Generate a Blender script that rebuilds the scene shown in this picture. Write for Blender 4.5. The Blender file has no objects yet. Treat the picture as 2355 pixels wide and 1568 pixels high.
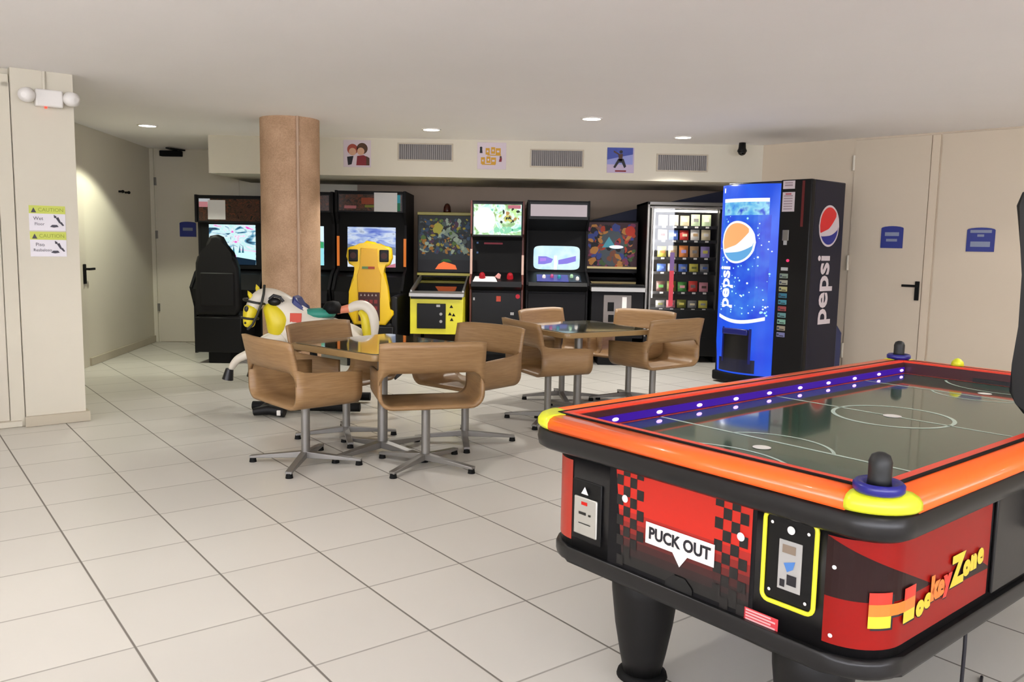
import bpy, bmesh, math, random
from mathutils import Vector, Matrix
C = bpy.context.scene.collection
PI = math.pi
def sc(c): return c/12.92 if c <= .04045 else ((c+.055)/1.055)**2.4
def rgb(h):
    h = h.lstrip('#'); return tuple(sc(int(h[i:i+2], 16)/255) for i in (0, 2, 4))
# ------------------------------------------------------------------ materials
MATS = {}
def mat(name, col, rough=.5, metal=0, noise=0, scale=40, coat=0, spec=.5, bump=0):
    if name in MATS: return MATS[name]
    m = bpy.data.materials.new(name); m.use_nodes = True
    nt = m.node_tree; b = nt.nodes['Principled BSDF']
    c = rgb(col)
    b.inputs['Base Color'].default_value = (*c, 1)
    b.inputs['Roughness'].default_value = rough
    b.inputs['Metallic'].default_value = metal
    b.inputs['Coat Weight'].default_value = coat
    b.inputs['Specular IOR Level'].default_value = spec
    tc = nt.nodes.new('ShaderNodeTexCoord'); n = nt.nodes.new('ShaderNodeTexNoise')
    n.inputs['Scale'].default_value = scale; n.inputs['Detail'].default_value = 4
    nt.links.new(tc.outputs['Object'], n.inputs['Vector'])
    if noise:
        r = nt.nodes.new('ShaderNodeMix'); r.data_type = 'RGBA'
        r.inputs[6].default_value = (*[x*(1-noise) for x in c], 1)
        r.inputs[7].default_value = (*[min(1, x*(1+noise)) for x in c], 1)
        nt.links.new(n.outputs['Fac'], r.inputs[0]); nt.links.new(r.outputs[2], b.inputs['Base Color'])
    if bump:
        bp = nt.nodes.new('ShaderNodeBump'); bp.inputs['Strength'].default_value = bump; bp.inputs['Distance'].default_value = .004
        nt.links.new(n.outputs['Fac'], bp.inputs['Height']); nt.links.new(bp.outputs[0], b.inputs['Normal'])
    MATS[name] = m
    return m
def em(name, col, s=1.0):
    if name in MATS: return MATS[name]
    m = bpy.data.materials.new(name); m.use_nodes = True
    b = m.node_tree.nodes['Principled BSDF']; c = rgb(col)
    b.inputs['Base Color'].default_value = (*[x*.15 for x in c], 1); b.inputs['Specular IOR Level'].default_value = .2
    b.inputs['Emission Color'].default_value = (*c, 1)
    b.inputs['Emission Strength'].default_value = s*(.82 if s < 2 else 1)
    b.inputs['Roughness'].default_value = .4
    MATS[name] = m
    return m
def emtex(name, cols, s=1.0, scale=6, kind='noise', dist=.0, stretch=(1, 1, 1)):
    """lit screen / backlit art: noise or voronoi through a colour ramp"""
    if name in MATS: return MATS[name]
    m = bpy.data.materials.new(name); m.use_nodes = True
    nt = m.node_tree; b = nt.nodes['Principled BSDF']
    tc = nt.nodes.new('ShaderNodeTexCoord'); mp = nt.nodes.new('ShaderNodeMapping')
    mp.inputs['Scale'].default_value = stretch
    nt.links.new(tc.outputs['Object'], mp.inputs['Vector'])
    if kind == 'noise':
        n = nt.nodes.new('ShaderNodeTexNoise'); n.inputs['Scale'].default_value = scale; n.inputs['Detail'].default_value = 3
        n.inputs['Distortion'].default_value = dist; out = n.outputs['Fac']
    else:
        n = nt.nodes.new('ShaderNodeTexVoronoi'); n.inputs['Scale'].default_value = scale; out = None
        sp = nt.nodes.new('ShaderNodeSeparateColor'); nt.links.new(n.outputs['Color'], sp.inputs[0]); out = sp.outputs[0]
    nt.links.new(mp.outputs[0], n.inputs['Vector'])
    r = nt.nodes.new('ShaderNodeValToRGB'); e = r.color_ramp.elements
    lo, hi = (.3, .7) if kind == 'noise' else (0, 1)
    while len(e) < len(cols): e.new(.5)
    for i, c in enumerate(cols):
        e[i].position = lo+(hi-lo)*i/(len(cols)-1); e[i].color = (*rgb(c), 1)
    if kind != 'noise': r.color_ramp.interpolation = 'CONSTANT'
    nt.links.new(out, r.inputs[0])
    if s < .3: nt.links.new(r.outputs[0], b.inputs['Base Color'])
    else: b.inputs['Base Color'].default_value = (.01, .01, .01, 1)
    b.inputs['Specular IOR Level'].default_value = .25
    if s > 0:
        nt.links.new(r.outputs[0], b.inputs['Emission Color']); b.inputs['Emission Strength'].default_value = s*.8
    b.inputs['Roughness'].default_value = .25
    MATS[name] = m
    return m
def glass(name, tint='#ffffff', rough=.0, alpha=.06):
    if name in MATS: return MATS[name]
    m = bpy.data.materials.new(name); m.use_nodes = True
    nt = m.node_tree; nt.nodes.remove(nt.nodes['Principled BSDF'])
    o = nt.nodes['Material Output']
    t = nt.nodes.new('ShaderNodeBsdfTransparent'); t.inputs[0].default_value = (*rgb(tint), 1)
    g = nt.nodes.new('ShaderNodeBsdfGlossy'); g.inputs['Roughness'].default_value = rough+.02
    f = nt.nodes.new('ShaderNodeFresnel'); f.inputs[0].default_value = 1.45
    mx = nt.nodes.new('ShaderNodeMixShader')
    nt.links.new(f.outputs[0], mx.inputs[0]); nt.links.new(t.outputs[0], mx.inputs[1]); nt.links.new(g.outputs[0], mx.inputs[2])
    nt.links.new(mx.outputs[0], o.inputs[0])
    MATS[name] = m
    return m
black = mat('black_plastic', '#0d0d0e', .42, spec=.25)
blackm = mat('black_matt', '#0c0c0c', .7, spec=.2)
dark = mat('charcoal_laminate', '#121113', .6, spec=.2)
chrome = mat('brushed_steel', '#9a9894', .38, .85)
steel = mat('satin_aluminium', '#8b8884', .42, .7)
white = mat('white_plastic', '#e2ded8', .45)
cream = mat('cream_wall_paint', '#d2cbb9', .75, noise=.02, scale=3, bump=.05)
creamdoor = mat('cream_door_paint', '#cfc7b6', .5, noise=.01, scale=2)
ceilm = mat('ceiling_paint', '#f8f5f5', .85, noise=.02, scale=2)
taupe = mat('alcove_wall_taupe', '#9c8a78', .8, noise=.04, scale=3)
skirt = mat('beige_skirting_tile', '#b9af9a', .45, noise=.04, scale=6)
yellow = mat('glossy_yellow', '#e8c010', .35)
lemon = mat('lemon_yellow', '#d8dc2c', .35)
orange = mat('glossy_orange_rail', '#ff6418', .3, coat=.3)
red = mat('print_red', '#c21d13', .4, spec=.25)
navy = mat('navy_sign', '#1c2c80', .4)
# wood veneer
def veneer():
    m = bpy.data.materials.new('beech_veneer'); m.use_nodes = True; nt = m.node_tree; b = nt.nodes['Principled BSDF']
    tc = nt.nodes.new('ShaderNodeTexCoord'); mp = nt.nodes.new('ShaderNodeMapping'); mp.inputs['Scale'].default_value = (3, 3, 40)
    n = nt.nodes.new('ShaderNodeTexNoise'); n.inputs['Scale'].default_value = 3; n.inputs['Detail'].default_value = 5
    r = nt.nodes.new('ShaderNodeValToRGB'); r.color_ramp.elements[0].position = .3; r.color_ramp.elements[1].position = .75
    r.color_ramp.elements[0].color = (*rgb('#84633f'), 1); r.color_ramp.elements[1].color = (*rgb('#9a7951'), 1)
    L = nt.links.new
    L(tc.outputs['Object'], mp.inputs[0]); L(mp.outputs[0], n.inputs[0]); L(n.outputs[0], r.inputs[0]); L(r.outputs[0], b.inputs['Base Color'])
    b.inputs['Roughness'].default_value = .42
    return m
wood = veneer()
def tiles():
    m = bpy.data.materials.new('floor_tiles'); m.use_nodes = True; nt = m.node_tree; b = nt.nodes['Principled BSDF']; L = nt.links.new
    tc = nt.nodes.new('ShaderNodeTexCoord'); sp = nt.nodes.new('ShaderNodeSeparateXYZ'); L(tc.outputs['Object'], sp.inputs[0])
    def M(op, a, b_=None, c=None):
        n = nt.nodes.new('ShaderNodeMath'); n.operation = op
        for k, v in enumerate((a, b_, c)):
            if v is None: continue
            if isinstance(v, (int, float)): n.inputs[k].default_value = v
            else: L(v, n.inputs[k])
        return n.outputs[0]
    a = .65206565; ca, sa = math.cos(a), math.sin(a); T = .42693
    tx, ty = -2.04467, 3.69769
    x = M('SUBTRACT', sp.outputs[0], tx); y = M('SUBTRACT', sp.outputs[1], ty)
    i = M('DIVIDE', M('ADD', M('MULTIPLY', x, ca), M('MULTIPLY', y, sa)), T)
    j = M('DIVIDE', M('SUBTRACT', M('MULTIPLY', x, sa), M('MULTIPLY', y, ca)), T*1.0588)
    def line(v, w):
        f = M('FRACT', M('ADD', v, .5)); d = M('ABSOLUTE', M('SUBTRACT', f, .5))
        s = nt.nodes.new('ShaderNodeMapRange'); s.interpolation_type = 'SMOOTHSTEP'
        L(d, s.inputs[0]); s.inputs[1].default_value = w*.6; s.inputs[2].default_value = w*1.5; s.inputs[3].default_value = 1; s.inputs[4].default_value = 0
        return s.outputs[0]
    gi = line(i, .0085); gj = M('MULTIPLY', line(j, .008), .62)
    g = M('MAXIMUM', gi, gj)
    cm = nt.nodes.new('ShaderNodeCombineXYZ'); L(M('FLOOR', i), cm.inputs[0]); L(M('FLOOR', j), cm.inputs[1])
    wn = nt.nodes.new('ShaderNodeTexWhiteNoise'); L(cm.outputs[0], wn.inputs[0])
    n = nt.nodes.new('ShaderNodeTexNoise'); n.inputs['Scale'].default_value = 2.2; n.inputs['Detail'].default_value = 5; L(tc.outputs['Object'], n.inputs[0])
    fac = M('ADD', M('MULTIPLY', wn.outputs[0], .5), M('MULTIPLY', n.outputs[0], .5))
    mx = nt.nodes.new('ShaderNodeMix'); mx.data_type = 'RGBA'; L(fac, mx.inputs[0])
    mx.inputs[6].default_value = (*rgb('#c5c1b8'), 1); mx.inputs[7].default_value = (*rgb('#cfcbc2'), 1)
    m2 = nt.nodes.new('ShaderNodeMix'); m2.data_type = 'RGBA'; L(g, m2.inputs[0]); L(mx.outputs[2], m2.inputs[6]); m2.inputs[7].default_value = (*rgb('#6d675f'), 1)
    L(m2.outputs[2], b.inputs['Base Color'])
    L(M('ADD', M('MULTIPLY', g, .4), .3), b.inputs['Roughness'])
    bp = nt.nodes.new('ShaderNodeBump'); bp.inputs['Strength'].default_value = .3; bp.inputs['Distance'].default_value = -.002; L(g, bp.inputs['Height']); L(bp.outputs[0], b.inputs['Normal'])
    return m
def terrazzo():
    m = bpy.data.materials.new('pink_stone_aggregate'); m.use_nodes = True; nt = m.node_tree; b = nt.nodes['Principled BSDF']; L = nt.links.new
    tc = nt.nodes.new('ShaderNodeTexCoord')
    n = nt.nodes.new('ShaderNodeTexNoise'); n.inputs['Scale'].default_value = 90; n.inputs['Detail'].default_value = 6
    n2 = nt.nodes.new('ShaderNodeTexNoise'); n2.inputs['Scale'].default_value = 5; n2.inputs['Detail'].default_value = 4
    L(tc.outputs['Object'], n.inputs[0]); L(tc.outputs['Object'], n2.inputs[0])
    mm = nt.nodes.new('ShaderNodeMath'); mm.operation = 'ADD'; L(n.outputs[0], mm.inputs[0]); L(n2.outputs[0], mm.inputs[1])
    md = nt.nodes.new('ShaderNodeMath'); md.operation = 'MULTIPLY'; md.inputs[1].default_value = .5; L(mm.outputs[0], md.inputs[0])
    r = nt.nodes.new('ShaderNodeValToRGB'); e = r.color_ramp.elements; e[0].position = .35; e[1].position = .65
    e[0].color = (*rgb('#a48262'), 1); e[1].color = (*rgb('#c6a282'), 1)
    L(md.outputs[0], r.inputs[0]); L(r.outputs[0], b.inputs['Base Color']); b.inputs['Roughness'].default_value = .8
    bp = nt.nodes.new('ShaderNodeBump'); bp.inputs['Strength'].default_value = .3; bp.inputs['Distance'].default_value = .003; L(n.outputs[0], bp.inputs['Height']); L(bp.outputs[0], b.inputs['Normal'])
    return m
# ------------------------------------------------------------------ mesh builder
def T(loc=(0, 0, 0), rz=0, rx=0, ry=0):
    return Matrix.Translation(loc) @ Matrix.Rotation(rz, 4, 'Z') @ Matrix.Rotation(rx, 4, 'X') @ Matrix.Rotation(ry, 4, 'Y')
class B:
    def __init__(s, m=None, X=None):
        s.bm = bmesh.new(); s.ms = []; s.X = X or Matrix(); s.cur = 0
        if m: s.use(m)
    def use(s, m):
        if m not in s.ms: s.ms.append(m)
        s.cur = s.ms.index(m); return s
    def add(s, vs, fs, smooth=False):
        bv = [s.bm.verts.new(s.X @ Vector(v)) for v in vs]
        out = []
        for f in fs:
            try: F = s.bm.faces.new([bv[i] for i in f])
            except ValueError: continue
            F.material_index = s.cur; F.smooth = smooth; out.append(F)
        return bv, out
    def box(s, a, b, bev=0, M=None):
        x0, y0, z0 = a; x1, y1, z1 = b
        vs = [Vector(p) for p in ((x0,y0,z0),(x1,y0,z0),(x1,y1,z0),(x0,y1,z0),(x0,y0,z1),(x1,y0,z1),(x1,y1,z1),(x0,y1,z1))]
        if M: vs = [M @ v for v in vs]
        bv, F = s.add(vs, [(0,3,2,1),(4,5,6,7),(0,1,5,4),(1,2,6,5),(2,3,7,6),(3,0,4,7)])
        if bev:
            ed = list({e for f in F for e in f.edges})
            r = bmesh.ops.bevel(s.bm, geom=ed, offset=bev, segments=2, affect='EDGES', profile=.6)
            for f in r['faces']: f.material_index = s.cur; f.smooth = True
        return s
    def prism(s, pts, off, bev=0, smooth=False, segs=2):
        """polygon pts (3d) swept by off"""
        n = len(pts); P = [Vector(p) for p in pts]; O = Vector(off)
        nrm = Vector((0, 0, 0))
        for k in range(n):
            a, b = P[k], P[(k+1) % n]; nrm += a.cross(b)
        if nrm.dot(O) > 0: P = P[::-1]
        vs = P+[p+O for p in P]
        fs = [tuple(range(n)), tuple(range(2*n-1, n-1, -1))]+[(k, n+k, n+(k+1) % n, (k+1) % n) for k in range(n)]
        bv, F = s.add(vs, fs, smooth)
        for f in F[:2]: f.smooth = False
        if bev:
            ed = list(set(F[0].edges) | set(F[1].edges))
            r = bmesh.ops.bevel(s.bm, geom=ed, offset=bev, segments=segs, affect='EDGES', profile=.5)
            for f in r['faces']: f.material_index = s.cur; f.smooth = True
        return s
    def cyl(s, a, b, r0, r1=None, n=16, caps=True):
        a = Vector(a); b = Vector(b); r1 = r0 if r1 is None else r1
        d = (b-a).normalized(); u = d.orthogonal().normalized(); v = d.cross(u)
        vs = []
        for c, r in ((a, r0), (b, r1)):
            for k in range(n):
                t = 2*PI*k/n; vs.append(c+u*(r*math.cos(t))+v*(r*math.sin(t)))
        s.add(vs, [(k, (k+1) % n, n+(k+1) % n, n+k) for k in range(n)], True)
        if caps:
            s.add(vs[:n], [tuple(range(n-1, -1, -1))]); s.add(vs[n:], [tuple(range(n))])
        return s
    def lathe(s, prof, c=(0, 0, 0), n=24, sx=1, sy=1, M=None, caps=True):
        c = Vector(c); vs = []; m = len(prof)
        for r, z in prof:
            for k in range(n):
                t = 2*PI*k/n; p = Vector((r*math.cos(t)*sx, r*math.sin(t)*sy, z))
                vs.append(c+((M @ p) if M else p))
        fs = [(j*n+k, j*n+(k+1) % n, (j+1)*n+(k+1) % n, (j+1)*n+k) for j in range(m-1) for k in range(n)]
        if caps: fs += [tuple(range(n-1, -1, -1)), tuple(range((m-1)*n, m*n))]
        bv, F = s.add(vs, fs, True)
        if caps:
            for f in F[-2:]: f.smooth = False
        return s
    def tube(s, pts, r, n=8, closed=False):
        P = [Vector(p) for p in pts]; m = len(P); R = r if isinstance(r, (list, tuple)) else [r]*m
        vs = []; up = None
        for k in range(m):
            if closed: d = (P[(k+1) % m]-P[k-1]).normalized()
            else: d = (P[min(k+1, m-1)]-P[max(k-1, 0)]).normalized()
            if up is None: up = d.orthogonal().normalized()
            up = (up-d*up.dot(d)).normalized(); v = d.cross(up)
            for q in range(n):
                t = 2*PI*q/n; vs.append(P[k]+up*(R[k]*math.cos(t))+v*(R[k]*math.sin(t)))
        fs = [(k*n+q, k*n+(q+1) % n, (k+1)*n+(q+1) % n, (k+1)*n+q) for k in range(m-1) for q in range(n)]
        if closed: fs += [((m-1)*n+q, (m-1)*n+(q+1) % n, (q+1) % n, q) for q in range(n)]
        s.add(vs, fs, True)
        if not closed:
            s.add(vs[:n], [tuple(range(n-1, -1, -1))]); s.add(vs[-n:], [tuple(range(n))])
        return s
    def ball(s, c, r, n=12, sc_=(1, 1, 1)):
        prof = [(max(1e-4, math.sin(PI*k/8)), -math.cos(PI*k/8)) for k in range(9)]
        c = Vector(c)
        return s.lathe([(a*r, b*r*sc_[2]) for a, b in prof], c, n, sc_[0], sc_[1])
    def build(s, name, parent=None, loc=None, **kw):
        me = bpy.data.meshes.new(name); s.bm.normal_update(); s.bm.to_mesh(me); s.bm.free()
        for m in s.ms: me.materials.append(m)
        o = bpy.data.objects.new(name, me); C.objects.link(o)
        if parent: o.parent = parent
        if loc: o.location = loc
        for k, v in kw.items(): o[k] = v
        return o
def text_mesh(txt, size, bold=0, sx=1):
    cu = bpy.data.curves.new('t', 'FONT'); cu.body = txt; cu.size = size; cu.align_x = 'CENTER'; cu.align_y = 'CENTER'; cu.offset = bold; cu.resolution_u = 3
    o = bpy.data.objects.new('t', cu); C.objects.link(o)
    bpy.context.view_layer.update()
    me = bpy.data.meshes.new_from_object(o.evaluated_get(bpy.context.evaluated_depsgraph_get()))
    vs = [(v.co.x*sx, v.co.y) for v in me.vertices]; fs = [tuple(p.vertices) for p in me.polygons]
    bpy.data.objects.remove(o); bpy.data.curves.remove(cu); bpy.data.meshes.remove(me)
    return vs, fs
class Art:
    """printed art on a flat face: origin O, axes R (right) and U (up); layered in front by fractions of a mm"""
    def __init__(s, b, O, R, U, step=.0012):
        s.b = b; s.O = Vector(O); s.R = Vector(R).normalized(); s.U = Vector(U).normalized(); s.N = s.R.cross(s.U); s.st = step
    def P(s, x, z, l): return s.O+s.R*x+s.U*z+s.N*(s.st*l)
    def poly(s, pts, m, l=1):
        s.b.use(m)
        a = sum(pts[k][0]*pts[(k+1) % len(pts)][1]-pts[(k+1) % len(pts)][0]*pts[k][1] for k in range(len(pts)))
        if a < 0: pts = pts[::-1]
        s.b.add([s.P(x, z, l) for x, z in pts], [tuple(range(len(pts)))]); return s
    def rect(s, x0, z0, x1, z1, m, l=1): return s.poly([(x0, z0), (x1, z0), (x1, z1), (x0, z1)], m, l)
    def disc(s, x, z, r, m, l=1, rz=None, n=28, a0=0, a1=2*PI):
        rz = rz or r
        return s.poly([(x+r*math.cos(a0+(a1-a0)*k/n), z+rz*math.sin(a0+(a1-a0)*k/n)) for k in range(n)], m, l)
    def ring(s, x, z, r, w, m, l=1, n=40, a0=0, a1=2*PI, rz=None):
        rz = rz or r; s.b.use(m); vs = []
        for k in range(n+1):
            t = a0+(a1-a0)*k/n
            for q in (0, -w): vs.append(s.P(x+(r+q)*math.cos(t), z+(rz+q)*math.sin(t), l))
        s.b.add(vs, [(2*k, 2*k+2, 2*k+3, 2*k+1) for k in range(n)]); return s
    def text(s, t, x, z, size, m, l=2, rot=0, bold=0, sx=1, shear=0):
        vs, fs = text_mesh(t, size, bold, sx); s.b.use(m); c, n = math.cos(rot), math.sin(rot)
        s.b.add([s.P(x+(a+b*shear)*c-b*n, z+(a+b*shear)*n+b*c, l) for a, b in vs], fs); return s
    def blobs(s, x0, z0, x1, z1, ms, n, seed, l=1, r=(.01, .04)):
        R_ = random.Random(seed)
        for k in range(n):
            q = R_.uniform(*r); x = R_.uniform(x0+q, x1-q); z = R_.uniform(z0+q, z1-q); m = R_.choice(ms)
            pts = []; a = R_.uniform(0, 6); e = R_.uniform(.4, 1)
            for i in range(9):
                t = 2*PI*i/9; rr = q*R_.uniform(.7, 1.05); px, pz = rr*math.cos(t), rr*e*math.sin(t)
                pts.append((min(x1, max(x0, x+px*math.cos(a)-pz*math.sin(a))), min(z1, max(z0, z+px*math.sin(a)+pz*math.cos(a)))))
            s.poly(pts, m, l+k*.03)
        return s
def thing(name, label, cat, loc=(0, 0, 0), rz=0, group=None):
    o = bpy.data.objects.new(name, None); C.objects.link(o); o.empty_display_size = .1
    o.location = loc; o.rotation_euler = (0, 0, rz); o['label'] = label; o['category'] = cat
    if group: o['group'] = group
    return o
def tag(o, label, cat, group=None):
    o['label'] = label; o['category'] = cat
    if group: o['group'] = group
    return o
def struct(name, b, label=None, parent=None):
    o = b.build(name, parent)
    if not parent: o['kind'] = 'structure'
    if label: o['label'] = label
    return o
def copy_tree(o, parent=None):
    c = o.copy(); C.objects.link(c); c.parent = parent
    for ch in list(o.children): copy_tree(ch, c)
    return c
# ------------------------------------------------------------------ room shell
CZ = 2.46
b = B(tiles()); b.box((-10, -4, -.1), (9, 12, 0)); struct('floor', b, 'glossy pale beige square floor tiles with thin grey grout')
b = B(ceilm); b.box((-10, -4, CZ), (9, 12, CZ+.15)); struct('ceiling', b, 'smooth off-white flat ceiling')
def wall_dir(P, d, s0, s1, th, z0=0, z1=CZ, m=cream, name='wall', side=1, label=None, bb=None):
    """vertical slab from P along unit d, thickness th to the given side"""
    P = Vector((*P, 0)); d = Vector((*d, 0)).normalized(); n = Vector((-d.y, d.x, 0))*side
    q = [P+d*s0, P+d*s1, P+d*s1+n*th, P+d*s0+n*th]
    bb = B(m); bb.prism([(v.x, v.y, z0) for v in q], (0, 0, z1-z0)); return bb
# pillar at left
pd = Vector((.79, .61, 0)).normalized(); pn = Vector((pd.y, -pd.x, 0))   # pn points to the viewer
PP = Vector((-3.41, 5.78, 0))
def on_pillar(s, out=0, z=0): return PP+pd*s+pn*out+Vector((0, 0, z))
b = B(cream); b.prism([on_pillar(.005), on_pillar(.385), on_pillar(.385, -.75), on_pillar(.005, -.75)], (0, 0, CZ)); struct('wall_pillar', b, 'cream square pillar projecting from the left wall')
b = B(skirt); b.prism([on_pillar(-.005, .0), on_pillar(-.005, .022), on_pillar(.41, .022), on_pillar(.41, -.76), on_pillar(.385, -.76), on_pillar(.385, .0)], (0, 0, .075), bev=.004); struct('baseboard_pillar', b)
b = B(cream); b.prism([on_pillar(-6, -.08), on_pillar(.005, -.08), on_pillar(.005, -.3), on_pillar(-6, -.3)], (0, 0, CZ)); struct('wall_left', b)
b = B(cream)
b.prism([on_pillar(-.085, -.08), on_pillar(-.0, -.08), on_pillar(-.0, -.035), on_pillar(-.085, -.035)], (0, 0, 2.37), bev=.006)
b.prism([on_pillar(-1.2, -.08), on_pillar(-.0, -.08), on_pillar(-.0, -.035), on_pillar(-1.2, -.035)], (0, 0, 0.001))
b.box((0, 0, 0), (1.2, .045, .09), .006, T(on_pillar(-1.2, -.035, 2.33), math.atan2(pd.y, pd.x)))
struct('trim_1', b, 'cream door frame beside the left pillar')
b = B(creamdoor); b.prism([on_pillar(-1.1, -.075), on_pillar(-.09, -.075), on_pillar(-.09, -.06), on_pillar(-1.1, -.06)], (0, 0, 2.33)); struct('door_1', b, 'plain cream door at the far left edge')
b = B(cream); b.prism([on_pillar(-3, -.06), on_pillar(-.02, -.06), on_pillar(-.02, -.015), on_pillar(-3, -.015)], (0, 0, .045), bev=.004); struct('baseboard_left', b)
# hallway left wall
hd = Vector((-.11, 1, 0)).normalized(); HP = Vector((-4.37, 8.43, 0)); hn = Vector((hd.y, -hd.x, 0))
def on_hall(s, out=0, z=0): return HP+hd*s+hn*out+Vector((0, 0, z))
b = B(cream); b.prism([on_hall(-4), on_hall(2.5), on_hall(2.5, -.15), on_hall(-4, -.15)], (0, 0, CZ)); struct('wall_hall', b, 'cream hallway wall lit by a downlight')
b = B(skirt); b.prism([on_hall(.2, 0), on_hall(2.36, 0), on_hall(2.36, .02), on_hall(.2, .02)], (0, 0, .085), bev=.004); struct('baseboard_hall', b)
b = B(creamdoor); b.prism([on_hall(-.85, 0), on_hall(.16, 0), on_hall(.16, .012), on_hall(-.85, .012)], (0, 0, 2.3), bev=.003)
d2 = struct('door_2', b, 'cream door in the hallway wall beside the pillar')
b = B(blackm); M = T(on_hall(.1, .012, .96), math.atan2(hd.y, hd.x))
b.box((-.022, -.02, -.10), (.022, 0, .10), .006, M); b.cyl(M @ Vector((0, -.02, .05)), M @ Vector((0, -.06, .05)), .012, n=10); b.box((-.015, -.07, .038), (.13, -.05, .062), .005, M)
b.build('door_handle', d2)
# end wall of the hallway and the alcove
WY = 10.78
b = B(cream); b.box((-4.9, WY, 0), (-2.0, WY+.15, CZ)); struct('wall_back', b, 'cream end wall of the hallway')
b = B(taupe); b.box((-2.0, WY, 0), (3.3, WY+.15, CZ)); struct('wall_alcove', b, 'taupe wall behind the arcade machines')  # same plane as the hallway end wall, in a darker taupe
b = B(cream); b.box((-4.66, WY-.02, 0), (-4.575, WY, CZ), .004); struct('trim_2', b)
b = B(creamdoor); b.box((-4.55, WY-.012, .01), (-3.5, WY, CZ-.01), .003)
d3 = struct('door_3', b, 'plain cream hallway end door with a closer')
for z in (2.05, 1.38, .45):
    h = B(steel); h.box((-4.575, WY-.03, z-.05), (-4.545, WY-.01, z+.05), .004); h.build('hinge', d3)
h = B(blackm); h.box((-4.47, WY-.09, 2.36), (-4.2, WY-.012, 2.43), .01); h.box((-4.3, WY-.3, 2.43), (-4.26, WY-.03, 2.445)); h.tube([(-4.28, WY-.29, 2.437), (-4.16, WY-.05, 2.437)], .01); h.build('door_closer', d3)
def plaque(name, O, R, w, h, label, lines, seed):
    O = Vector(O); R = Vector(R).normalized(); N = R.cross(Vector((0, 0, 1)))
    pts = [(-w/2, 0), (w/2, 0), (w/2, h*.9)]+[(w/2*math.cos(t), h*.9+h*.1*math.sin(t)) for t in (.4, .8, 1.2, 1.57, 1.94, 2.34, 2.74)]+[(-w/2, h*.9)]
    b = B(navy); b.prism([O+R*x+Vector((0, 0, z)) for x, z in pts], N*.008, bev=.0015)
    a = Art(b, O+N*.0085, R, (0, 0, 1)); g = mat('sign_grey', '#8088a0', .5)
    for (x0, z0, x1, z1) in lines: a.rect(x0*w, z0*h, x1*w, z1*h, g, 1)
    return tag(b.build(name), label, 'sign', 'blue wall signs')
plaque('door_sign', (-4.16, WY-.012, 1.36), (1, 0, 0), .21, .19, 'dark blue arched sign on the hallway end door, half hidden by the racing cabinet', [(-.3, .4, .3, .6)], 1)
# soffit
b = B(cream); b.box((-3.35, 9.3, 2.055), (2.9, WY, CZ)); struct('wall_soffit', b, 'cream dropped soffit over the arcade alcove')
# right wall
rd = Vector((.72, -.69, 0)).normalized(); RP = Vector((2.49, 9.5, 0)); rn = Vector((rd.y, -rd.x, 0))  # to viewer side
def on_right(s, out=0, z=0): return RP+rd*s+rn*out+Vector((0, 0, z))
beige = mat('beige_wall_paint', '#cfc0aa', .7, noise=.02, scale=3, bump=.05); beiged = mat('beige_door_paint', '#cbbda8', .5, noise=.01, scale=2)
b = B(beige); b.prism([on_right(0), on_right(9), on_right(9, -.15), on_right(0, -.15)], (0, 0, CZ)); struct('wall_right', b, 'beige right-hand wall with flush door panels')
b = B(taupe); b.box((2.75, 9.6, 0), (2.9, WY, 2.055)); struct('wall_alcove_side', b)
b = B(beiged); b.prism([on_right(1.30), on_right(2.02), on_right(2.02, .012), on_right(1.30, .012)], (0, 0, 2.44), bev=.003)
d4 = struct('door_4', b, 'full-height beige door with a black lever handle')
M = T(on_right(2.015-.03, .012, 0), math.atan2(rd.y, rd.x))
b = B(blackm); b.box((-.02, -.02, .87), (.02, 0, 1.055), .006, M); b.cyl(M @ Vector((0, -.02, 1.01)), M @ Vector((0, -.055, 1.01)), .011, n=10); b.box((-.13, -.066, .998), (.012, -.046, 1.022), .005, M); b.build('door_handle', d4)
for z in (2.2, 1.2, .3):
    h = B(creamdoor); h.cyl(on_right(1.295, .02, z-.06), on_right(1.295, .02, z+.09), .013, n=10); h.build('hinge', d4)
b = B(beige); b.prism([on_right(2.03), on_right(2.10), on_right(2.10, .02), on_right(2.03, .02)], (0, 0, 2.44), bev=.004); struct('trim_3', b)
b = B(beiged); b.prism([on_right(2.115), on_right(3.6), on_right(3.6, .012), on_right(2.115, .012)], (0, 0, 2.445), bev=.003); struct('door_5', b, 'wide plain beige panel door carrying a blue sign')
b = B(beiged); b.prism([on_right(3.612), on_right(5.1), on_right(5.1, .012), on_right(3.612, .012)], (0, 0, 2.445), bev=.003); struct('door_6', b)
plaque('door_sign', on_right(1.715, .013, 1.37), rd, .21, .215, 'blue arched sign on the door with the black lever handle', [(-.32, .55, .32, .72), (-.25, .3, .25, .42)], 2)
plaque('door_sign', on_right(2.505, .013, 1.35), rd, .235, .22, 'larger blue arched sign with pale text lines on the right door panel', [(-.38, .78, .38, .9), (-.12, .62, .12, .72), (-.35, .2, .35, .42)], 3)
b = B(cream); b.box((-9, -3.2, 0), (8, -3.0, 1.25)); b.box((-9, -3.2, 2.40), (8, -3.0, CZ)); b.box((-9, -3.2, 0), (-8.8, 4, CZ)); b.box((7.8, -3.2, 0), (8, 6, CZ))
for x in (-5, -1, 3): b.box((x-.06, -3.15, 1.25), (x+.06, -3.05, 2.40))
struct('wall_front_added', b, 'unseen cream wall with a long window band added for light at the near end of the room')  # unseen wall, added: sill cuts low light, window band lets world light in
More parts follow.
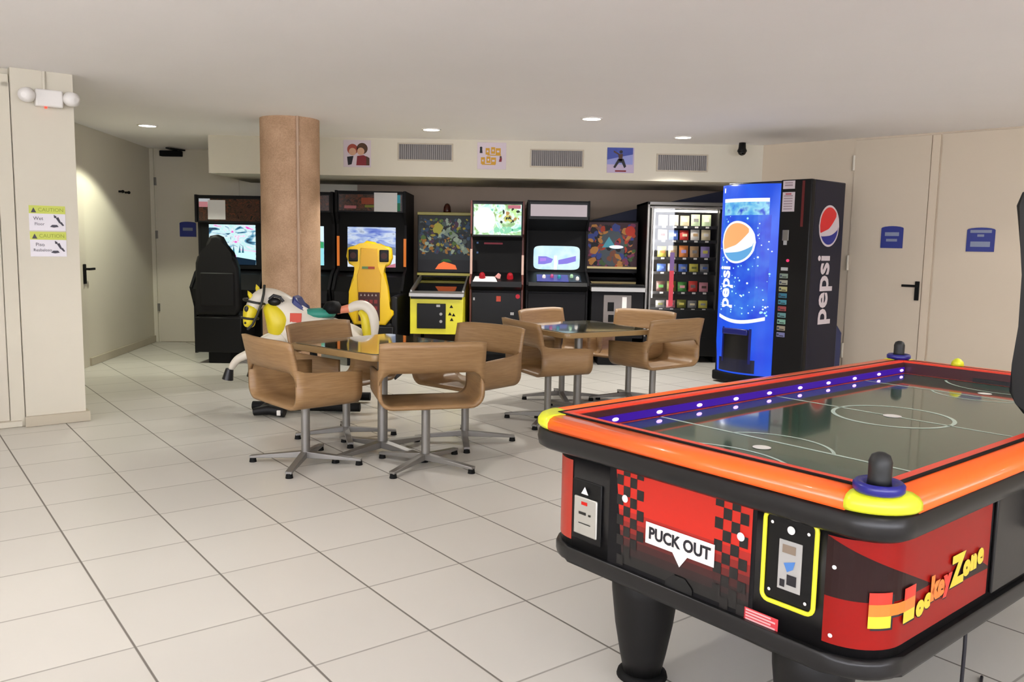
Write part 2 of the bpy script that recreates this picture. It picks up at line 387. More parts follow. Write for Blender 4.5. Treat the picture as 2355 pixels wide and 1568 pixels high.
# round column
cc = (-2.12, 8.02)
b = B(terrazzo()); b.cyl((cc[0], cc[1], 0), (cc[0], cc[1], CZ), .272, n=64); o = struct('wall_column', b, 'round tan stone-finish column')
b = B(mat('conduit_paint', '#b89a80', .5)); b.cyl((cc[0]+.135, cc[1]-.25, 0), (cc[0]+.135, cc[1]-.25, CZ), .013, n=12)
for z in (.6, 1.4, 2.2): b.box((cc[0]+.115, cc[1]-.252, z), (cc[0]+.155, cc[1]-.235, z+.03))
tag(b.build('conduit_pipe'), 'thin tan conduit pipe running up the round column', 'pipe')
# soffit posters and grilles
def frame_on(y, x0, z0, x1, z1, m, th=.006, bev=.001):
    b = B(m); b.box((x0, y-th, z0), (x1, y, z1), bev); return b, Art(b, (x0, y-th, z0), (1, 0, 0), (0, 0, 1))
pink = mat('poster_paper', '#cdbfc6', .6)
K = mat('ink_black', '#14121a', .6); G1 = mat('ink_gold', '#c9961f', .6); R1 = mat('ink_crimson', '#7c1620', .6); SK = mat('ink_skin', '#c79a7c', .6); BL = mat('ink_blue', '#3a4a9a', .6); LB = mat('ink_lilac', '#8a90c8', .6); HR = mat('ink_auburn', '#9c4030', .6); BR = mat('ink_brown', '#4a2c18', .6)
b, a = frame_on(9.3, -1.875, 2.145, -1.575, 2.435, pink)
a.disc(.10, .19, .058, HR).disc(.10, .165, .04, SK, 2).poly([(.05, .02), (.04, .11), (.11, .12), (.09, .03)], K, 1)
a.disc(.205, .2, .06, BR).disc(.19, .17, .04, SK, 2).poly([(.14, .02), (.15, .12), (.22, .13), (.28, .1), (.28, .02)], R1, 1.5).poly([(.25, .02), (.25, .12), (.285, .1), (.285, .02)], BR, 3)
tag(b.build('poster'), 'square poster of two embracing figures, leftmost on the soffit', 'poster', 'posters on the soffit')
b, a = frame_on(9.3, -.415, 2.15, -.1, 2.435, pink)
for x, z, w in ((.09, .19, .05), (.15, .2, .05), (.20, .19, .06), (.04, .09, .05), (.1, .1, .05), (.15, .09, .06)):
    a.rect(x, z-.035, x+w-.006, z+.035, G1).rect(x+.012, z-.01, x+w-.02, z+.01, pink, 2)
a.rect(.11, .145, .26, .155, G1).rect(.05, .045, .2, .055, G1)
a.disc(.04, .225, .014, K).poly([(.025, .17), (.028, .215), (.052, .215), (.057, .17)], K).disc(.255, .13, .012, BR).poly([(.235, .08), (.245, .12), (.27, .12), (.265, .08)], R1)
tag(b.build('poster'), 'pale poster with two rows of gold block shapes, middle of the soffit', 'poster', 'posters on the soffit')
b, a = frame_on(9.3, 1.0, 2.135, 1.295, 2.405, mat('poster_lilac', '#b8a8c0', .6))
a.rect(.0, .09, .28, .27, LB).poly([(0, .14), (0, .27), (.28, .27), (.28, .2), (.14, .17)], BL, 2)
a.disc(.15, .225, .018, K, 3).poly([(.12, .2), (.17, .205), (.165, .13), (.13, .13)], BR, 3).poly([(.07, .06), (.09, .05), (.13, .11), (.16, .11), (.19, .05), (.21, .07), (.18, .15), (.12, .15)], K, 3).poly([(.07, .22), (.13, .19), (.13, .205), (.07, .24)], BR, 3)
a.rect(.09, .012, .21, .028, R1, 3)
tag(b.build('poster'), 'blue poster of a crouching dark dancer, rightmost on the soffit', 'poster', 'posters on the soffit')
grm = mat('grille_metal', '#8c8784', .5, .2)
for k, (x0, x1, z0, z1, pos) in enumerate(((-1.285, -.68, 2.225, 2.415, 'between the two left posters'), (.16, .745, 2.18, 2.375, 'between the gold and the blue posters'), (1.54, 2.1, 2.16, 2.35, 'right of the blue poster'))):
    t = thing('vent_grille', 'grey rectangular slatted vent grille on the soffit '+pos, 'vent', ((x0+x1)/2, 9.3, z0), 0, 'vent grilles on the soffit')
    w = x1-x0; h = z1-z0
    b = B(mat('grille_frame', '#b9ad98', .5)); b.box((-w/2, -.012, 0), (w/2, 0, .014), .002); b.box((-w/2, -.012, h-.014), (w/2, 0, h), .002); b.box((-w/2, -.012, .01), (-w/2+.014, 0, h-.01), .002); b.box((w/2-.014, -.012, .01), (w/2, 0, h-.01), .002)
    b.build('frame', t)
    b = B(mat('grille_back', '#6d6967', .7)); b.box((-w/2+.01, -.003, .01), (w/2-.01, 0, h-.01)); b.use(grm)
    n = 26
    for q in range(n):
        x = -w/2+.02+(w-.04)*q/(n-1); b.box((x-.006, -.011, .012), (x+.004, -.002, h-.012))
    b.build('slats', t)
# security dome camera, coat hooks
t = thing('security_camera', 'small black dome security camera above the drink machine', 'camera', (2.42, 9.12, 2.37))
b = B(black); b.lathe([(.035, .09), (.04, .03), (.05, .01), (.05, -.005)], n=20); b.build('housing', t)
b = B(mat('dark_dome', '#08080a', .08)); b.lathe([(.045, 0), (.042, -.02), (.03, -.036), (.012, -.044), (.001, -.046)], n=20); b.build('dome', t)
for s, w in ((1.22, 'left'), (1.42, 'right')):
    b = B(blackm); c = on_hall(s, 0, 1.855); b.cyl(c, c+hn*.04, .012, n=10); b.ball(c+hn*.045, .018, 10)
    tag(b.build('coat_hook'), 'small dark round coat hook on the hallway wall, the %s one of two' % w, 'hook', 'coat hooks in the hallway')
# emergency light
t = thing('emergency_light', 'white twin-lamp emergency light high on the left pillar', 'light', on_pillar(.225, 0, 2.195), math.atan2(pd.y, pd.x))
b = B(white); b.box((-.085, -.075, .02), (.085, 0, .135), .012); b.build('housing', t)
for s in (-1, 1):
    b = B(white); Mx = T((s*.135, -.07, .085), s*.5, .15)
    b.lathe([(.018, .05), (.045, .035), (.05, 0), (.05, -.02), (.045, -.024)], (0, 0, 0), 20, M=Mx @ Matrix.Rotation(PI/2, 4, 'X')); b.cyl((s*.07, -.04, .08), (s*.13, -.045, .085), .015, n=10); l = b.build('lamp_head', t)
    b = B(mat('lamp_lens', '#eae6e0', .15)); b.lathe([(.001, .03), (.03, .028), (.043, .022)], (0, 0, 0), 20, M=Mx @ Matrix.Rotation(PI/2, 4, 'X')); b.build('lens', l)
b = B(em('red_led', '#ff4030', 2)); b.box((-.03, -.07, .008), (-.015, -.05, .02)); b.build('indicator', t)
b = B(cream); b.cyl((-.02, -.012, .13), (-.02, -.012, .262), .01, n=10); b.build('conduit', t)
# caution signs
hdr = mat('caution_lime', '#c8cf5a', .5); paper = mat('sign_paper', '#e4dfe4', .5); ink = mat('sign_ink', '#45424c', .6)
for z0, l1, l2, who in ((1.375, 'Wet', 'Floor', 'upper'), (1.195, 'Piso', 'Resbaloso', 'lower')):
    t0 = on_pillar(.078, .0, z0); b = B(paper); Mx = T(t0, math.atan2(pd.y, pd.x)); w, h = .225, .172
    b.box((0, -.004, 0), (w, 0, h), .001, Mx)
    a = Art(b, Mx @ Vector((0, -.0045, 0)), pd, (0, 0, 1))
    a.rect(0, h*.68, w, h, hdr).poly([(.012, h*.72), (.045, h*.72), (.0285, h*.92)], ink, 2).text('CAUTION', .135, h*.83, .035, mat('lime_ink', '#8f9a30', .6), 2)
    a.text(l1, .055 if l1 == 'Wet' else .06, h*.48, .033, ink, 2).text(l2, .062 if l2 == 'Floor' else .075, h*.26, .028, ink, 2)
    a.disc(.16, h*.56, .008, ink, 2).poly([(.165, h*.5), (.18, h*.56), (.195, h*.35), (.185, h*.3)], ink, 2).poly([(.15, h*.62), (.155, h*.64), (.185, h*.42), (.178, h*.42)], ink, 2).poly([(.185, h*.33), (.2, h*.36), (.215, h*.22), (.205, h*.2)], ink, 2).poly([(.125, h*.16), (.15, h*.13), (.18, h*.16), (.17, h*.24), (.14, h*.24)], ink, 2)
    tag(b.build('caution_sign'), 'white and lime caution sign on the left pillar, the %s one' % who, 'sign', 'caution signs on the pillar')
# ------------------------------------------------------------------ chairs
def make_chair():
    t = thing('armchair', 'x', 'chair')
    b = B(wood); w = .31; th = .02; zb = .385; r = .085; d0, d1 = -.205, .215   # front = -y, rear = +y
    def prof(ztop, off):   # U section from left top to right top
        ww = w-off; zz = zb+off; rr = r-off; P = [(-ww, ztop)]
        for k in range(7):
            a = PI+PI/2*k/6; P.append((-ww+rr+rr*math.cos(a), zz+rr+rr*math.sin(a)))
        for k in range(7):
            a = 1.5*PI+PI/2*k/6; P.append((ww-rr+rr*math.cos(a), zz+rr+rr*math.sin(a)))
        P.append((ww, ztop)); return P
    ys = [d0+(d1-d0)*k/8 for k in range(9)]
    def ztop(y):
        t_ = (y-d0)/(d1-d0); return .585+.02*t_+.02*max(0, (t_-.85)/.15)
    vs = []; n = 16
    for off in (0, th):
        for y in ys:
            vs += [(x, y, z) for x, z in prof(ztop(y), off)]
    fs = []; m = len(ys)
    for j in range(m-1):
        for k in range(n-1):
            a = j*n+k; fs.append((a, a+n, a+n+1, a+1)); a += m*n; fs.append((a, a+1, a+n+1, a+n))
    for j in range(m-1):
        for k in (0, n-1):
            a = j*n+k; q = (a, a+m*n, a+m*n+n, a+n); fs.append(q if k == 0 else q[::-1])
    for j, rev in ((0, 0), (m-1, 1)):
        for k in range(n-1):
            a = j*n+k; q = (a, a+1, a+1+m*n, a+m*n); fs.append(q[::-1] if rev else q)
    b.add(vs, fs, True)
    # rear rim with rounded opening + wraparound back band
    def bulge(x, z): return .045*(1-(x/w)**2)*min(1, max(0, (z-.56)/.1))+max(0, z-.6)*.22
    # back band: grid
    nx = 20; nz = 5; z0, z1 = .60, .785; vs = []
    def zlow(x):
        e = (w-abs(x)); return z0-(.075*(1-min(1, e/.07))**2)
    for off in (0, th):
        for k in range(nz+1):
            for i in range(nx+1):
                x = (-w+2*w*i/nx)*.995; lo = zlow(x); z = lo+(z1-.012*(abs(x)/w)**6-lo)*k/nz
                vs.append((x, d1+.0015-off+bulge(x, z), z))
    fs = []; st = (nx+1)*(nz+1)
    for k in range(nz):
        for i in range(nx):
            a = k*(nx+1)+i; fs.append((a, a+nx+1, a+nx+2, a+1)); a += st; fs.append((a, a+1, a+nx+2, a+nx+1))
    for i in range(nx):
        a = i; fs.append((a, a+1, a+1+st, a+st)); a = nz*(nx+1)+i; fs.append((a, a+st, a+1+st, a+1))
    for k in range(nz):
        a = k*(nx+1); fs.append((a, a+st, a+st+nx+1, a+nx+1)); a += nx; fs.append((a, a+nx+1, a+st+nx+1, a+st))
    b.add(vs, fs, True)
    b.build('shell', t)
    b = B(steel); b.cyl((0, 0, .05), (0, 0, .345), .026, n=20); b.build('column', t)
    b = B(chrome); b.cyl((0, 0, .34), (0, 0, .366), .019, n=16); b.use(blackm); b.box((-.09, -.09, .362), (.09, .09, .386), .005); b.build('swivel_plate', t)
    for k in range(4):
        M = Matrix.Rotation(PI/4+k*PI/2, 4, 'Z'); b = B(steel)
        b.prism([M @ Vector(p) for p in ((0, -.026, .038), (.34, -.017, .026), (.34, -.017, .040), (0, -.026, .078))], M.to_3x3() @ Vector((0, .04, 0)), bev=.003)
        l = b.build('leg', t); b = B(blackm); b.cyl(M @ Vector((.325, .003, 0)), M @ Vector((.325, .003, .028)), .022, .018, n=14); b.build('glide', l)
    return t
chair = make_chair()
# x, y, angle of the rear side's outward normal, base twist
chairs = [(-1.235, 4.95, -138, 'tan moulded armchair at the near table, leftmost, its open back to the left', 'n'),
          (-.51, 4.95, -74, 'tan moulded armchair at the near table, nearest of all, back turned to the viewer', 'n'),
          (-.31, 5.60, 50, 'tan moulded armchair on the right of the near table with its seat facing us', 'n'),
          (-1.13, 5.66, 150, 'tan moulded armchair behind the near table, in front of the horse ride', 'n'),
          (.28, 6.30, -154, 'tan moulded armchair at the far table, near left, beside the yellow-green rail corner', 'f'),
          (.44, 7.22, 140, 'tan moulded armchair behind the far table on its left side', 'f'),
          (1.02, 7.22, 50, 'tan moulded armchair behind the far table on its right side', 'f'),
          (1.15, 6.74, -52, 'tan moulded armchair at the far table, nearest the drink machine, open back showing', 'f')]
for k, (x, y, a, lab, g) in enumerate(chairs):
    o = chair if k == 0 else copy_tree(chair)
    o.location = (x, y, 0); o.rotation_euler = (0, 0, math.radians(a-90)); o['label'] = lab; o['group'] = 'tan armchairs around the '+('near' if g == 'n' else 'far')+' table'
# ------------------------------------------------------------------ cafe tables
topm = mat('table_glass_top', '#4a4632', .07, coat=.6, spec=.9)
edge = mat('table_wood_edge', '#8f7248', .35)
def make_table():
    t = thing('square_table', 'x', 'table')
    b = B(edge); w = .415; n = 5; r = .05; pts = []
    for cx, cy, a0 in ((w-r, -w+r, -PI/2), (w-r, w-r, 0), (-w+r, w-r, PI/2), (-w+r, -w+r, PI)):
        for k in range(n+1):
            a = a0+PI/2*k/n; pts.append((cx+r*math.cos(a), cy+r*math.sin(a)))
    b.prism([(x, y, .662) for x, y in pts], (0, 0, .038), bev=.006, smooth=True); b.build('tabletop', t)
    b = B(topm); b.prism([(x*.955, y*.955, .7) for x, y in pts], (0, 0, .004), bev=.001); b.build('glass_inlay', t)
    b = B(blackm); b.box((-.2, -.2, .645), (.2, .2, .663), .004); b.build('mounting_plate', t)
    b = B(steel); b.cyl((0, 0, .04), (0, 0, .648), .032, n=24); b.build('column', t)
    for k in range(4):
        M = Matrix.Rotation(k*PI/2, 4, 'Z'); b = B(steel)
        b.prism([M @ Vector(p) for p in ((0, -.032, .03), (.4, -.022, .022), (.4, -.022, .038), (0, -.032, .075))], M.to_3x3() @ Vector((0, .054, 0)), bev=.003)
        l = b.build('leg', t); b = B(blackm); b.cyl(M @ Vector((.38, .005, 0)), M @ Vector((.38, .005, .024)), .024, .02, n=14); b.build('glide', l)
    return t
tb = make_table(); tb.location = (-.82, 5.27, 0); tb.rotation_euler = (0, 0, math.radians(50)); tb['label'] = 'square wood-edged table with a dark glossy top, the nearer of two'; tb['group'] = 'square cafe tables'
t2 = copy_tree(tb); t2.location = (.53, 6.62, 0); t2.rotation_euler = (0, 0, math.radians(31)); t2['label'] = 'square wood-edged table with a dark glossy top, the farther of two'
# ------------------------------------------------------------------ racing cabinets
scr1 = emtex('race_screen_pink', ['#f048c8', '#f6f0ff', '#bff4f4', '#e8fbff', '#5aa0c0', '#20405c'], 1.1, 5, 'noise', 1.5, (1, 1, 2.2))
scr3 = emtex('race_screen_sky', ['#3c58c8', '#7890e0', '#b8ccf4', '#dce8fc', '#8898b8'], .95, 5, 'noise', 1, (1, 1, 3))
marq = emtex('marquee_art', ['#1a1614', '#3a2a24', '#4a3024', '#2a2620', '#5c3424', '#1c2420'], .12, 9, 'noise', 2)
def racing(x0, x1, ztop, zm0, sc_m, seat=None, extra=0, lab='', sz=(1.04, 1.51)):
    w = (x1-x0)/2; t = thing('racing_cabinet', lab, 'arcade machine', ((x0+x1)/2, 9.95, 0), 0, 'sit-down racing cabinets')
    b = B(dark)
    for s in (-1, 1):   # side panels
        q = [(s*w, -.15, 0), (s*w, -.15, .55), (s*w, -.28, .78), (s*w, -.12, .95), (s*w, .04, 1.02), (s*w, .04, sz[1]+.03), (s*w, -.06, zm0), (s*w, -.06, ztop), (s*w, .75, ztop), (s*w, .75, 0)]
        b.prism(q, (-s*.03, 0, 0), bev=.003)
    b.box((-w+.03, .55, 0), (w-.03, .74, ztop-.01)); b.box((-w+.03, -.05, ztop-.03), (w-.03, .7, ztop-.004)); b.box((-w+.03, .1, .0), (w-.03, .5, .6))
    b.build('body', t)
    b = B(black); b.box((-w+.03, -.045, zm0), (w-.03, .06, ztop-.03), .004); mq = b.build('marquee', t)
    b = B(marq); b.box((-w+.05, -.05, zm0+.02), (w-.05, -.044, ztop-.045)); a = Art(b, (-w+.05, -.05, zm0+.02), (1, 0, 0), (0, 0, 1)); W = 2*w-.1; H_ = ztop-zm0-.065
    if extra == 1: a.rect(.0, H_*.62, .13, H_, em('m_pink', '#e89aa0', .5), 2).rect(.0, H_*.86, .13, H_, em('m_white', '#d8dce0', .6), 3)
    if extra == 3: a.rect(W-.09, H_*.5, W-.015, H_, em('m_teal', '#2a9aa8', .5), 2).rect(W-.09, .0, W-.015, H_*.5, em('m_green', '#1c7a50', .4), 2).rect(.06, H_*.12, .2, H_*.3, em('m_rose', '#b06868', .4), 2).rect(.3, H_*.2, .52, H_*.35, em('m_olive', '#787828', .4), 2).rect(.26, H_*.4, .50, H_*.8, em('m_rust', '#a04828', .3), 2)
    b.build('marquee_art', mq)
    # bezel and screen
    b = B(blackm); s0, s1 = sz
    sw = w-.13
    b.prism([(-w+.03, .04, s0-.05), (w-.03, .04, s0-.05), (w-.03, .04, zm0), (-w+.03, .04, zm0)], (0, .03, 0)); bz = b.build('bezel', t)
    b = B(sc_m); b.box((-sw, .030, s0), (sw, .042, s1), .004)
    a = Art(b, (-sw, .030, s0), (1, 0, 0), (0, 0, 1)); S = 2*sw; Hs = s1-s0
    if extra == 1:
        a.poly([(0, 0), (S, 0), (S, Hs*.12), (S*.55, Hs*.2), (0, Hs*.14)], em('s_road', '#143048', .6), 2).poly([(0, Hs*.35), (S*.3, Hs*.42), (S, Hs*.3), (S, Hs*.12), (S*.5, Hs*.2), (0, Hs*.14)], em('s_cyan', '#c8f8f8', 1.1), 1)
        a.rect(S*.08, Hs*.03, S*.35, Hs*.13, em('s_white', '#f4f8ff', 1.2), 3).rect(S*.35, Hs*.16, S*.58, Hs*.25, em('s_magenta', '#d868c8', .9), 3)
        for x in (.5, .63, .7): a.poly([(S*x, Hs*.3), (S*(x+.05), Hs*.3), (S*(x+.03), Hs*.5)], em('s_teal', '#4080a0', .7), 2)
    elif extra == 2:
        a.rect(0, 0, S, Hs*.48, em('s_aqua', '#9ceaf4', 1.0), 1).poly([(0, Hs*.48), (S, Hs*.44), (S, Hs*.6), (0, Hs*.62)], em('s_green', '#3cb878', .8), 2).poly([(S*.5, Hs*.6), (S*.95, Hs*.6), (S*.76, Hs*.78)], em('s_hill', '#4c98a8', .8), 3).rect(0, Hs*.62, S, Hs, em('s_pale', '#d8f0f8', 1.1), 1)
    else:
        a.poly([(0, 0), (S, 0), (S, Hs*.3), (S*.6, Hs*.42), (S*.4, Hs*.36), (0, Hs*.45)], em('s_snow', '#e0e8f4', 1.0), 1).poly([(0, Hs*.45), (S*.4, Hs*.36), (S*.6, Hs*.42), (S, Hs*.3), (S, Hs*.5), (S*.7, Hs*.56), (S*.3, Hs*.5), (0, Hs*.58)], em('s_slate', '#7c8aa4', .8), 2).poly([(S*.7, 0), (S, 0), (S, Hs*.1)], em('s_redish', '#d08090', .9), 3)
    b.build('screen', bz)
    # dash and wheel
    b = B(black); b.prism([(-w+.03, .05, .60), (-w+.03, -.27, .62), (-w+.03, -.27, .76), (-w+.03, -.10, .93), (-w+.03, .05, .97)], (2*w-.06, 0, 0), bev=.006); ds = b.build('dashboard', t)
    b = B(blackm); M = T((0, -.33, .84), 0, -1.05)
    b.tube([M @ Vector((.15*math.cos(2*PI*k/24), .15*math.sin(2*PI*k/24), 0)) for k in range(24)], .017, 8, True); b.cyl(M @ Vector((0, 0, -.02)), M @ Vector((0, 0, .02)), .045, n=16); b.box((-.14, -.015, -.008), (.14, .015, .008), 0, M); b.cyl((0, -.33, .84), (0, -.2, .78), .02, n=10); b.build('steering_wheel', ds)
    if extra == 3:
        b = B(em('orange_strip', '#e07a30', .8)); b.box((w-.032, .0, 1.05), (w-.004, .032, 1.38)); b.box((-w+.01, .0, 1.05), (-w+.035, .032, 1.4)); b.build('side_light', t)
    return t
rc1 = racing(-3.74, -2.93, 1.85, 1.53, scr1, extra=1, lab='black racing cabinet with pink-white screen and black seat, leftmost')
rc2 = racing(-2.91, -2.12, 1.91, 1.67, scr3, extra=2, lab='black racing cabinet half hidden behind the round column', sz=(1.05, 1.51))
rc3 = racing(-2.1, -1.27, 1.93, 1.68, scr3, extra=3, lab='black racing cabinet with blue sky screen and yellow seat')
# paper notices on marquees
for o, x0, x1, z0, z1, lab in ((rc1, .155-.405, .36-.405, 1.565, 1.79, 'leftmost racing cabinet marquee'), (rc3, .46-.415, .73-.415, 1.69, 1.91, 'marquee above the yellow seat')):
    b = B(mat('paper_white', '#d8d6d4', .7)); b.box((x0, -.058, z0), (x1, -.0545, z1), .0008)
    p = b.build('paper_notice'); p.location = o.location; tag(p, 'blank white paper notice taped to the '+lab, 'notice')
# black seat
seatm = mat('black_vinyl', '#111010', .55, spec=.25, bump=.2, scale=60)
def seat_outline(P, y, d, m, bev): b = B(m); b.prism([(x, y, z) for x, z in P], (0, d, 0), bev=bev, smooth=True, segs=3); return b
P = [(-.235, .52), (-.24, .60), (-.235, 1.08), (-.215, 1.15), (-.13, 1.19), (-.11, 1.30), (-.075, 1.37), (.0, 1.385), (.055, 1.36), (.085, 1.28), (.13, 1.17), (.195, 1.12), (.225, 1.03), (.235, .6), (.19, .52)]
offx = -3.17+3.335
P1 = [(x+offx, z) for x, z in P]
b = seat_outline(P1, -.98, .12, seatm, .035); sb = b.build('seat_back', rc1)
b = B(seatm); b.box((offx-.18, -.995, .62), (offx+.18, -.96, .98), .014); b.build('back_panel', sb)
b = B(seatm); b.box((offx-.23, -.95, .40), (offx+.24, -.42, .53), .03); b.build('seat_cushion', rc1)
b = B(black); b.prism([(offx-.245, -.98, .12), (offx+.245, -.98, .12), (offx+.25, -.98, .50), (offx-.25, -.98, .50)], (0, .5, 0), bev=.012); b.build('seat_box', rc1)
b = B(blackm); b.box((offx-.12, -.95, 0), (offx+.12, -.3, .13), .01); b.box((offx-.06, -.45, .0), (offx+.06, -.1, .06)); b.build('floor_rail', rc1)
# yellow seat
offx = -1.545+1.685
Y = [(-.17, .445), (.175, .445), (.26, .56), (.255, .60), (.20, .63), (.195, .86), (.17, 1.0), (.12, 1.06), (.18, 1.075), (.22, 1.10), (.245, 1.17), (.235, 1.27), (.20, 1.29), (.10, 1.30), (.055, 1.335), (-.03, 1.35), (-.09, 1.30), (-.2, 1.285), (-.235, 1.27), (-.25, 1.18), (-.22, 1.10), (-.16, 1.07), (-.13, 1.05), (-.19, .93), (-.22, .8), (-.235, .58)]
Y1 = [(x+offx, z) for x, z in Y]
b = seat_outline(Y1, -.95, .10, yellow, .022); ys_ = b.build('seat_back', rc3, label='glossy yellow bucket seat back')
b = B(mat('seat_yellow_deep', '#d2a006', .4)); b.prism([(offx+x, -.958, z) for x, z in ((-.12, .74), (.12, .74), (.13, .98), (.09, 1.08), (.09, 1.27), (-.09, 1.27), (-.09, 1.08), (-.13, .98))], (0, .02, 0), bev=.006); b.build('back_panel', ys_)
for s in (-1, 1):
    b = B(black); c = offx+s*.165-.005; b.box((c-.05, -.962, 1.125), (c+.05, -.94, 1.255), .012); b.use(mat('speaker_mesh', '#3a1c1a', .7)); b.cyl((c, -.963, 1.19), (c, -.958, 1.19), .034, n=18); b.build('speaker', ys_)
b = B(mat('seat_grille', '#3c1414', .6)); b.box((offx-.115, -.965, .49), (offx+.115, -.945, .80), .004); a = Art(b, (offx-.115, -.965, .49), (1, 0, 0), (0, 0, 1))
gm = mat('grille_red', '#7c2828', .6); gw = mat('grille_grey', '#a89c94', .6)
for q in range(5): a.poly([(.02+q*.04, .27), (.04+q*.04, .27), (.03+q*.04, .295)], gw, 2)
for r_ in range(3):
    for q in range(4): a.rect(.02+q*.05, .05+r_*.07, .055+q*.05, .09+r_*.07, gm, 2)
b.build('grille', ys_)
b = B(em('seat_label', '#90c080', .25)); b.box((offx-.075, -.962, 1.05), (offx-.01, -.956, 1.075)); b.use(em('seat_label2', '#e0604a', .3)); b.box((offx-.01, -.962, 1.05), (offx+.06, -.956, 1.075)); b.build('badge', ys_)
b = B(seatm); b.box((offx-.22, -.93, .34), (offx+.24, -.42, .47), .03); b.build('seat_cushion', rc3)
b = B(black); b.prism([(offx-.24, -.97, 0), (offx+.26, -.97, 0), (offx+.26, -.97, .43), (offx-.24, -.97, .43)], (0, .66, 0), bev=.012); b.box((offx+.22, -.9, .0), (offx+.30, .0, .75), .02); b.build('seat_box', rc3)
# ------------------------------------------------------------------ pinball machines
CG = [em('pb_y', '#a89828', .45), em('pb_g', '#5a7a30', .35), em('pb_w', '#a8b8a0', .4), em('pb_b', '#34506c', .35), em('pb_p', '#5a3450', .3), em('pb_o', '#b07828', .4), em('pb_d', '#141418', .1)]
t = thing('pinball_machine', 'yellow pinball machine with black coin door and cartoon backbox', 'pinball machine', (-.82, 9.0, 0))
w = .285
b = B(mat('cabinet_yellow', '#dcd42a', .4)); b.prism([(-w, 0, .36), (-w, 0, .77), (-w, 1.25, .93), (-w, 1.25, .50), (-w, .9, .40)], (2*w-.0, 0, 0), bev=.004)
cab = b.build('cabinet', t)
b = B(black); b.box((-.21, -.012, .42), (.10, 0, .69), .006); cd = b.build('coin_door', t)
for z in (.5, .58): b = B(chrome); b.cyl((.05, -.03, z), (.05, -.01, z), .016, n=12); b.build('lock', cd)
b = B(chrome); b.box((.0, -.02, .655), (.04, -.012, .68)); b.build('coin_slot', cd)
b = B(blackm)
for x, z in ((.16, .66), (.145, .58), (.185, .57), (.165, .52)): b.prism([(x-.02, -.002, z-.014), (x+.02, -.002, z-.014), (x, -.002, z+.02)], (0, .003, 0))
b.build('decal', cab)
b = B(chrome); b.prism([(-w-.012, -.03, .765), (-w-.012, -.03, .80), (-w-.012, .1, .82), (-w-.012, .1, .765)], (2*w+.024, 0, 0), bev=.006); b.build('lockdown_bar', t)
b = B(chrome)
for s in (-1, 1): b.prism([(s*(w+.006), .05, .78), (s*(w+.006), .05, .83), (s*(w+.006), 1.1, .975), (s*(w+.006), 1.1, .93)], (-s*.02, 0, 0))
b.build('side_rail', t)
b = B(black); b.box((-w+.01, .05, .74), (w-.01, 1.1, .76), 0, T((0, 0, 0), 0, .125))
a = Art(b, (-w+.02, .06, .772), (1, 0, 0), (0, .992, .124)); a.blobs(0, 0, .53, .95, CG+[em('pb_r', '#c05038', .5)]*3, 46, 5, 1, (.02, .06)); b.build('playfield', t)
b = B(glass('pinball_glass')); b.box((-w+.012, .08, .79), (w-.012, 1.1, .795), 0, T((0, 0, 0), 0, .125)); b.build('playfield_glass', t)
b = B(dark); b.box((-.322, 1.0, .93), (.322, 1.25, 1.69), .006); bx = b.build('backbox', t)
b = B(mat('backbox_trim', '#8c8428', .4)); b.box((-.324, .985, 1.665), (.324, 1.02, 1.70), .004); b.box((-.325, .97, .955), (.325, 1.0, .985), .004); b.build('trim', bx)
b = B(em('pb_base', '#1c1c22', .2)); b.box((-.31, .99, 1.0), (.31, .999, 1.66)); a = Art(b, (-.31, .99, 1.0), (1, 0, 0), (0, 0, 1))
a.rect(0, .14, .62, .66, em('pb_slate', '#242a2c', .4), 1); a.blobs(.0, .18, .62, .64, CG+[em('pb_w', '#a8b8a0', .4), em('pb_d2', '#202428', .2), em('pb_b', '#34506c', .35), em('pb_grey', '#586460', .35)], 260, 11, 2, (.010, .038))
a.poly([(.3, .44), (.42, .38), (.55, .2), (.6, .24), (.46, .44), (.34, .52)], em('pb_arm', '#8c9c88', .4), 6).disc(.23, .5, .06, em('pb_head', '#b0a838', .5), 6, .075)
a.poly([(.2, .03), (.46, .03), (.44, .08), (.38, .1), (.3, .12), (.24, .09)], em('pb_score', '#f07038', 1.0), 3).poly([(.26, .12), (.4, .12), (.36, .15), (.3, .15)], em('pb_green', '#2c6a20', .5), 3)
b.build('backglass', bx)
b = B(mat('beacon_red', '#3a1410', .25)); b.lathe([(.045, 1.70), (.045, 1.72), (.04, 1.77), (.025, 1.80), (.001, 1.81)], (.02, 1.08, 0), 18); b.build('beacon', bx)
for sx in (-1, 1):
    for y in (.05, 1.2):
        b = B(blackm); b.prism([(sx*w, y-.03, .5), (sx*w, y+.03, .5), (sx*(w+.02), y+.02, .03), (sx*(w+.02), y-.02, .03)], (-sx*.035, 0, 0)); b.cyl((sx*(w), y, 0), (sx*(w), y, .035), .02, n=10); b.build('leg', t)
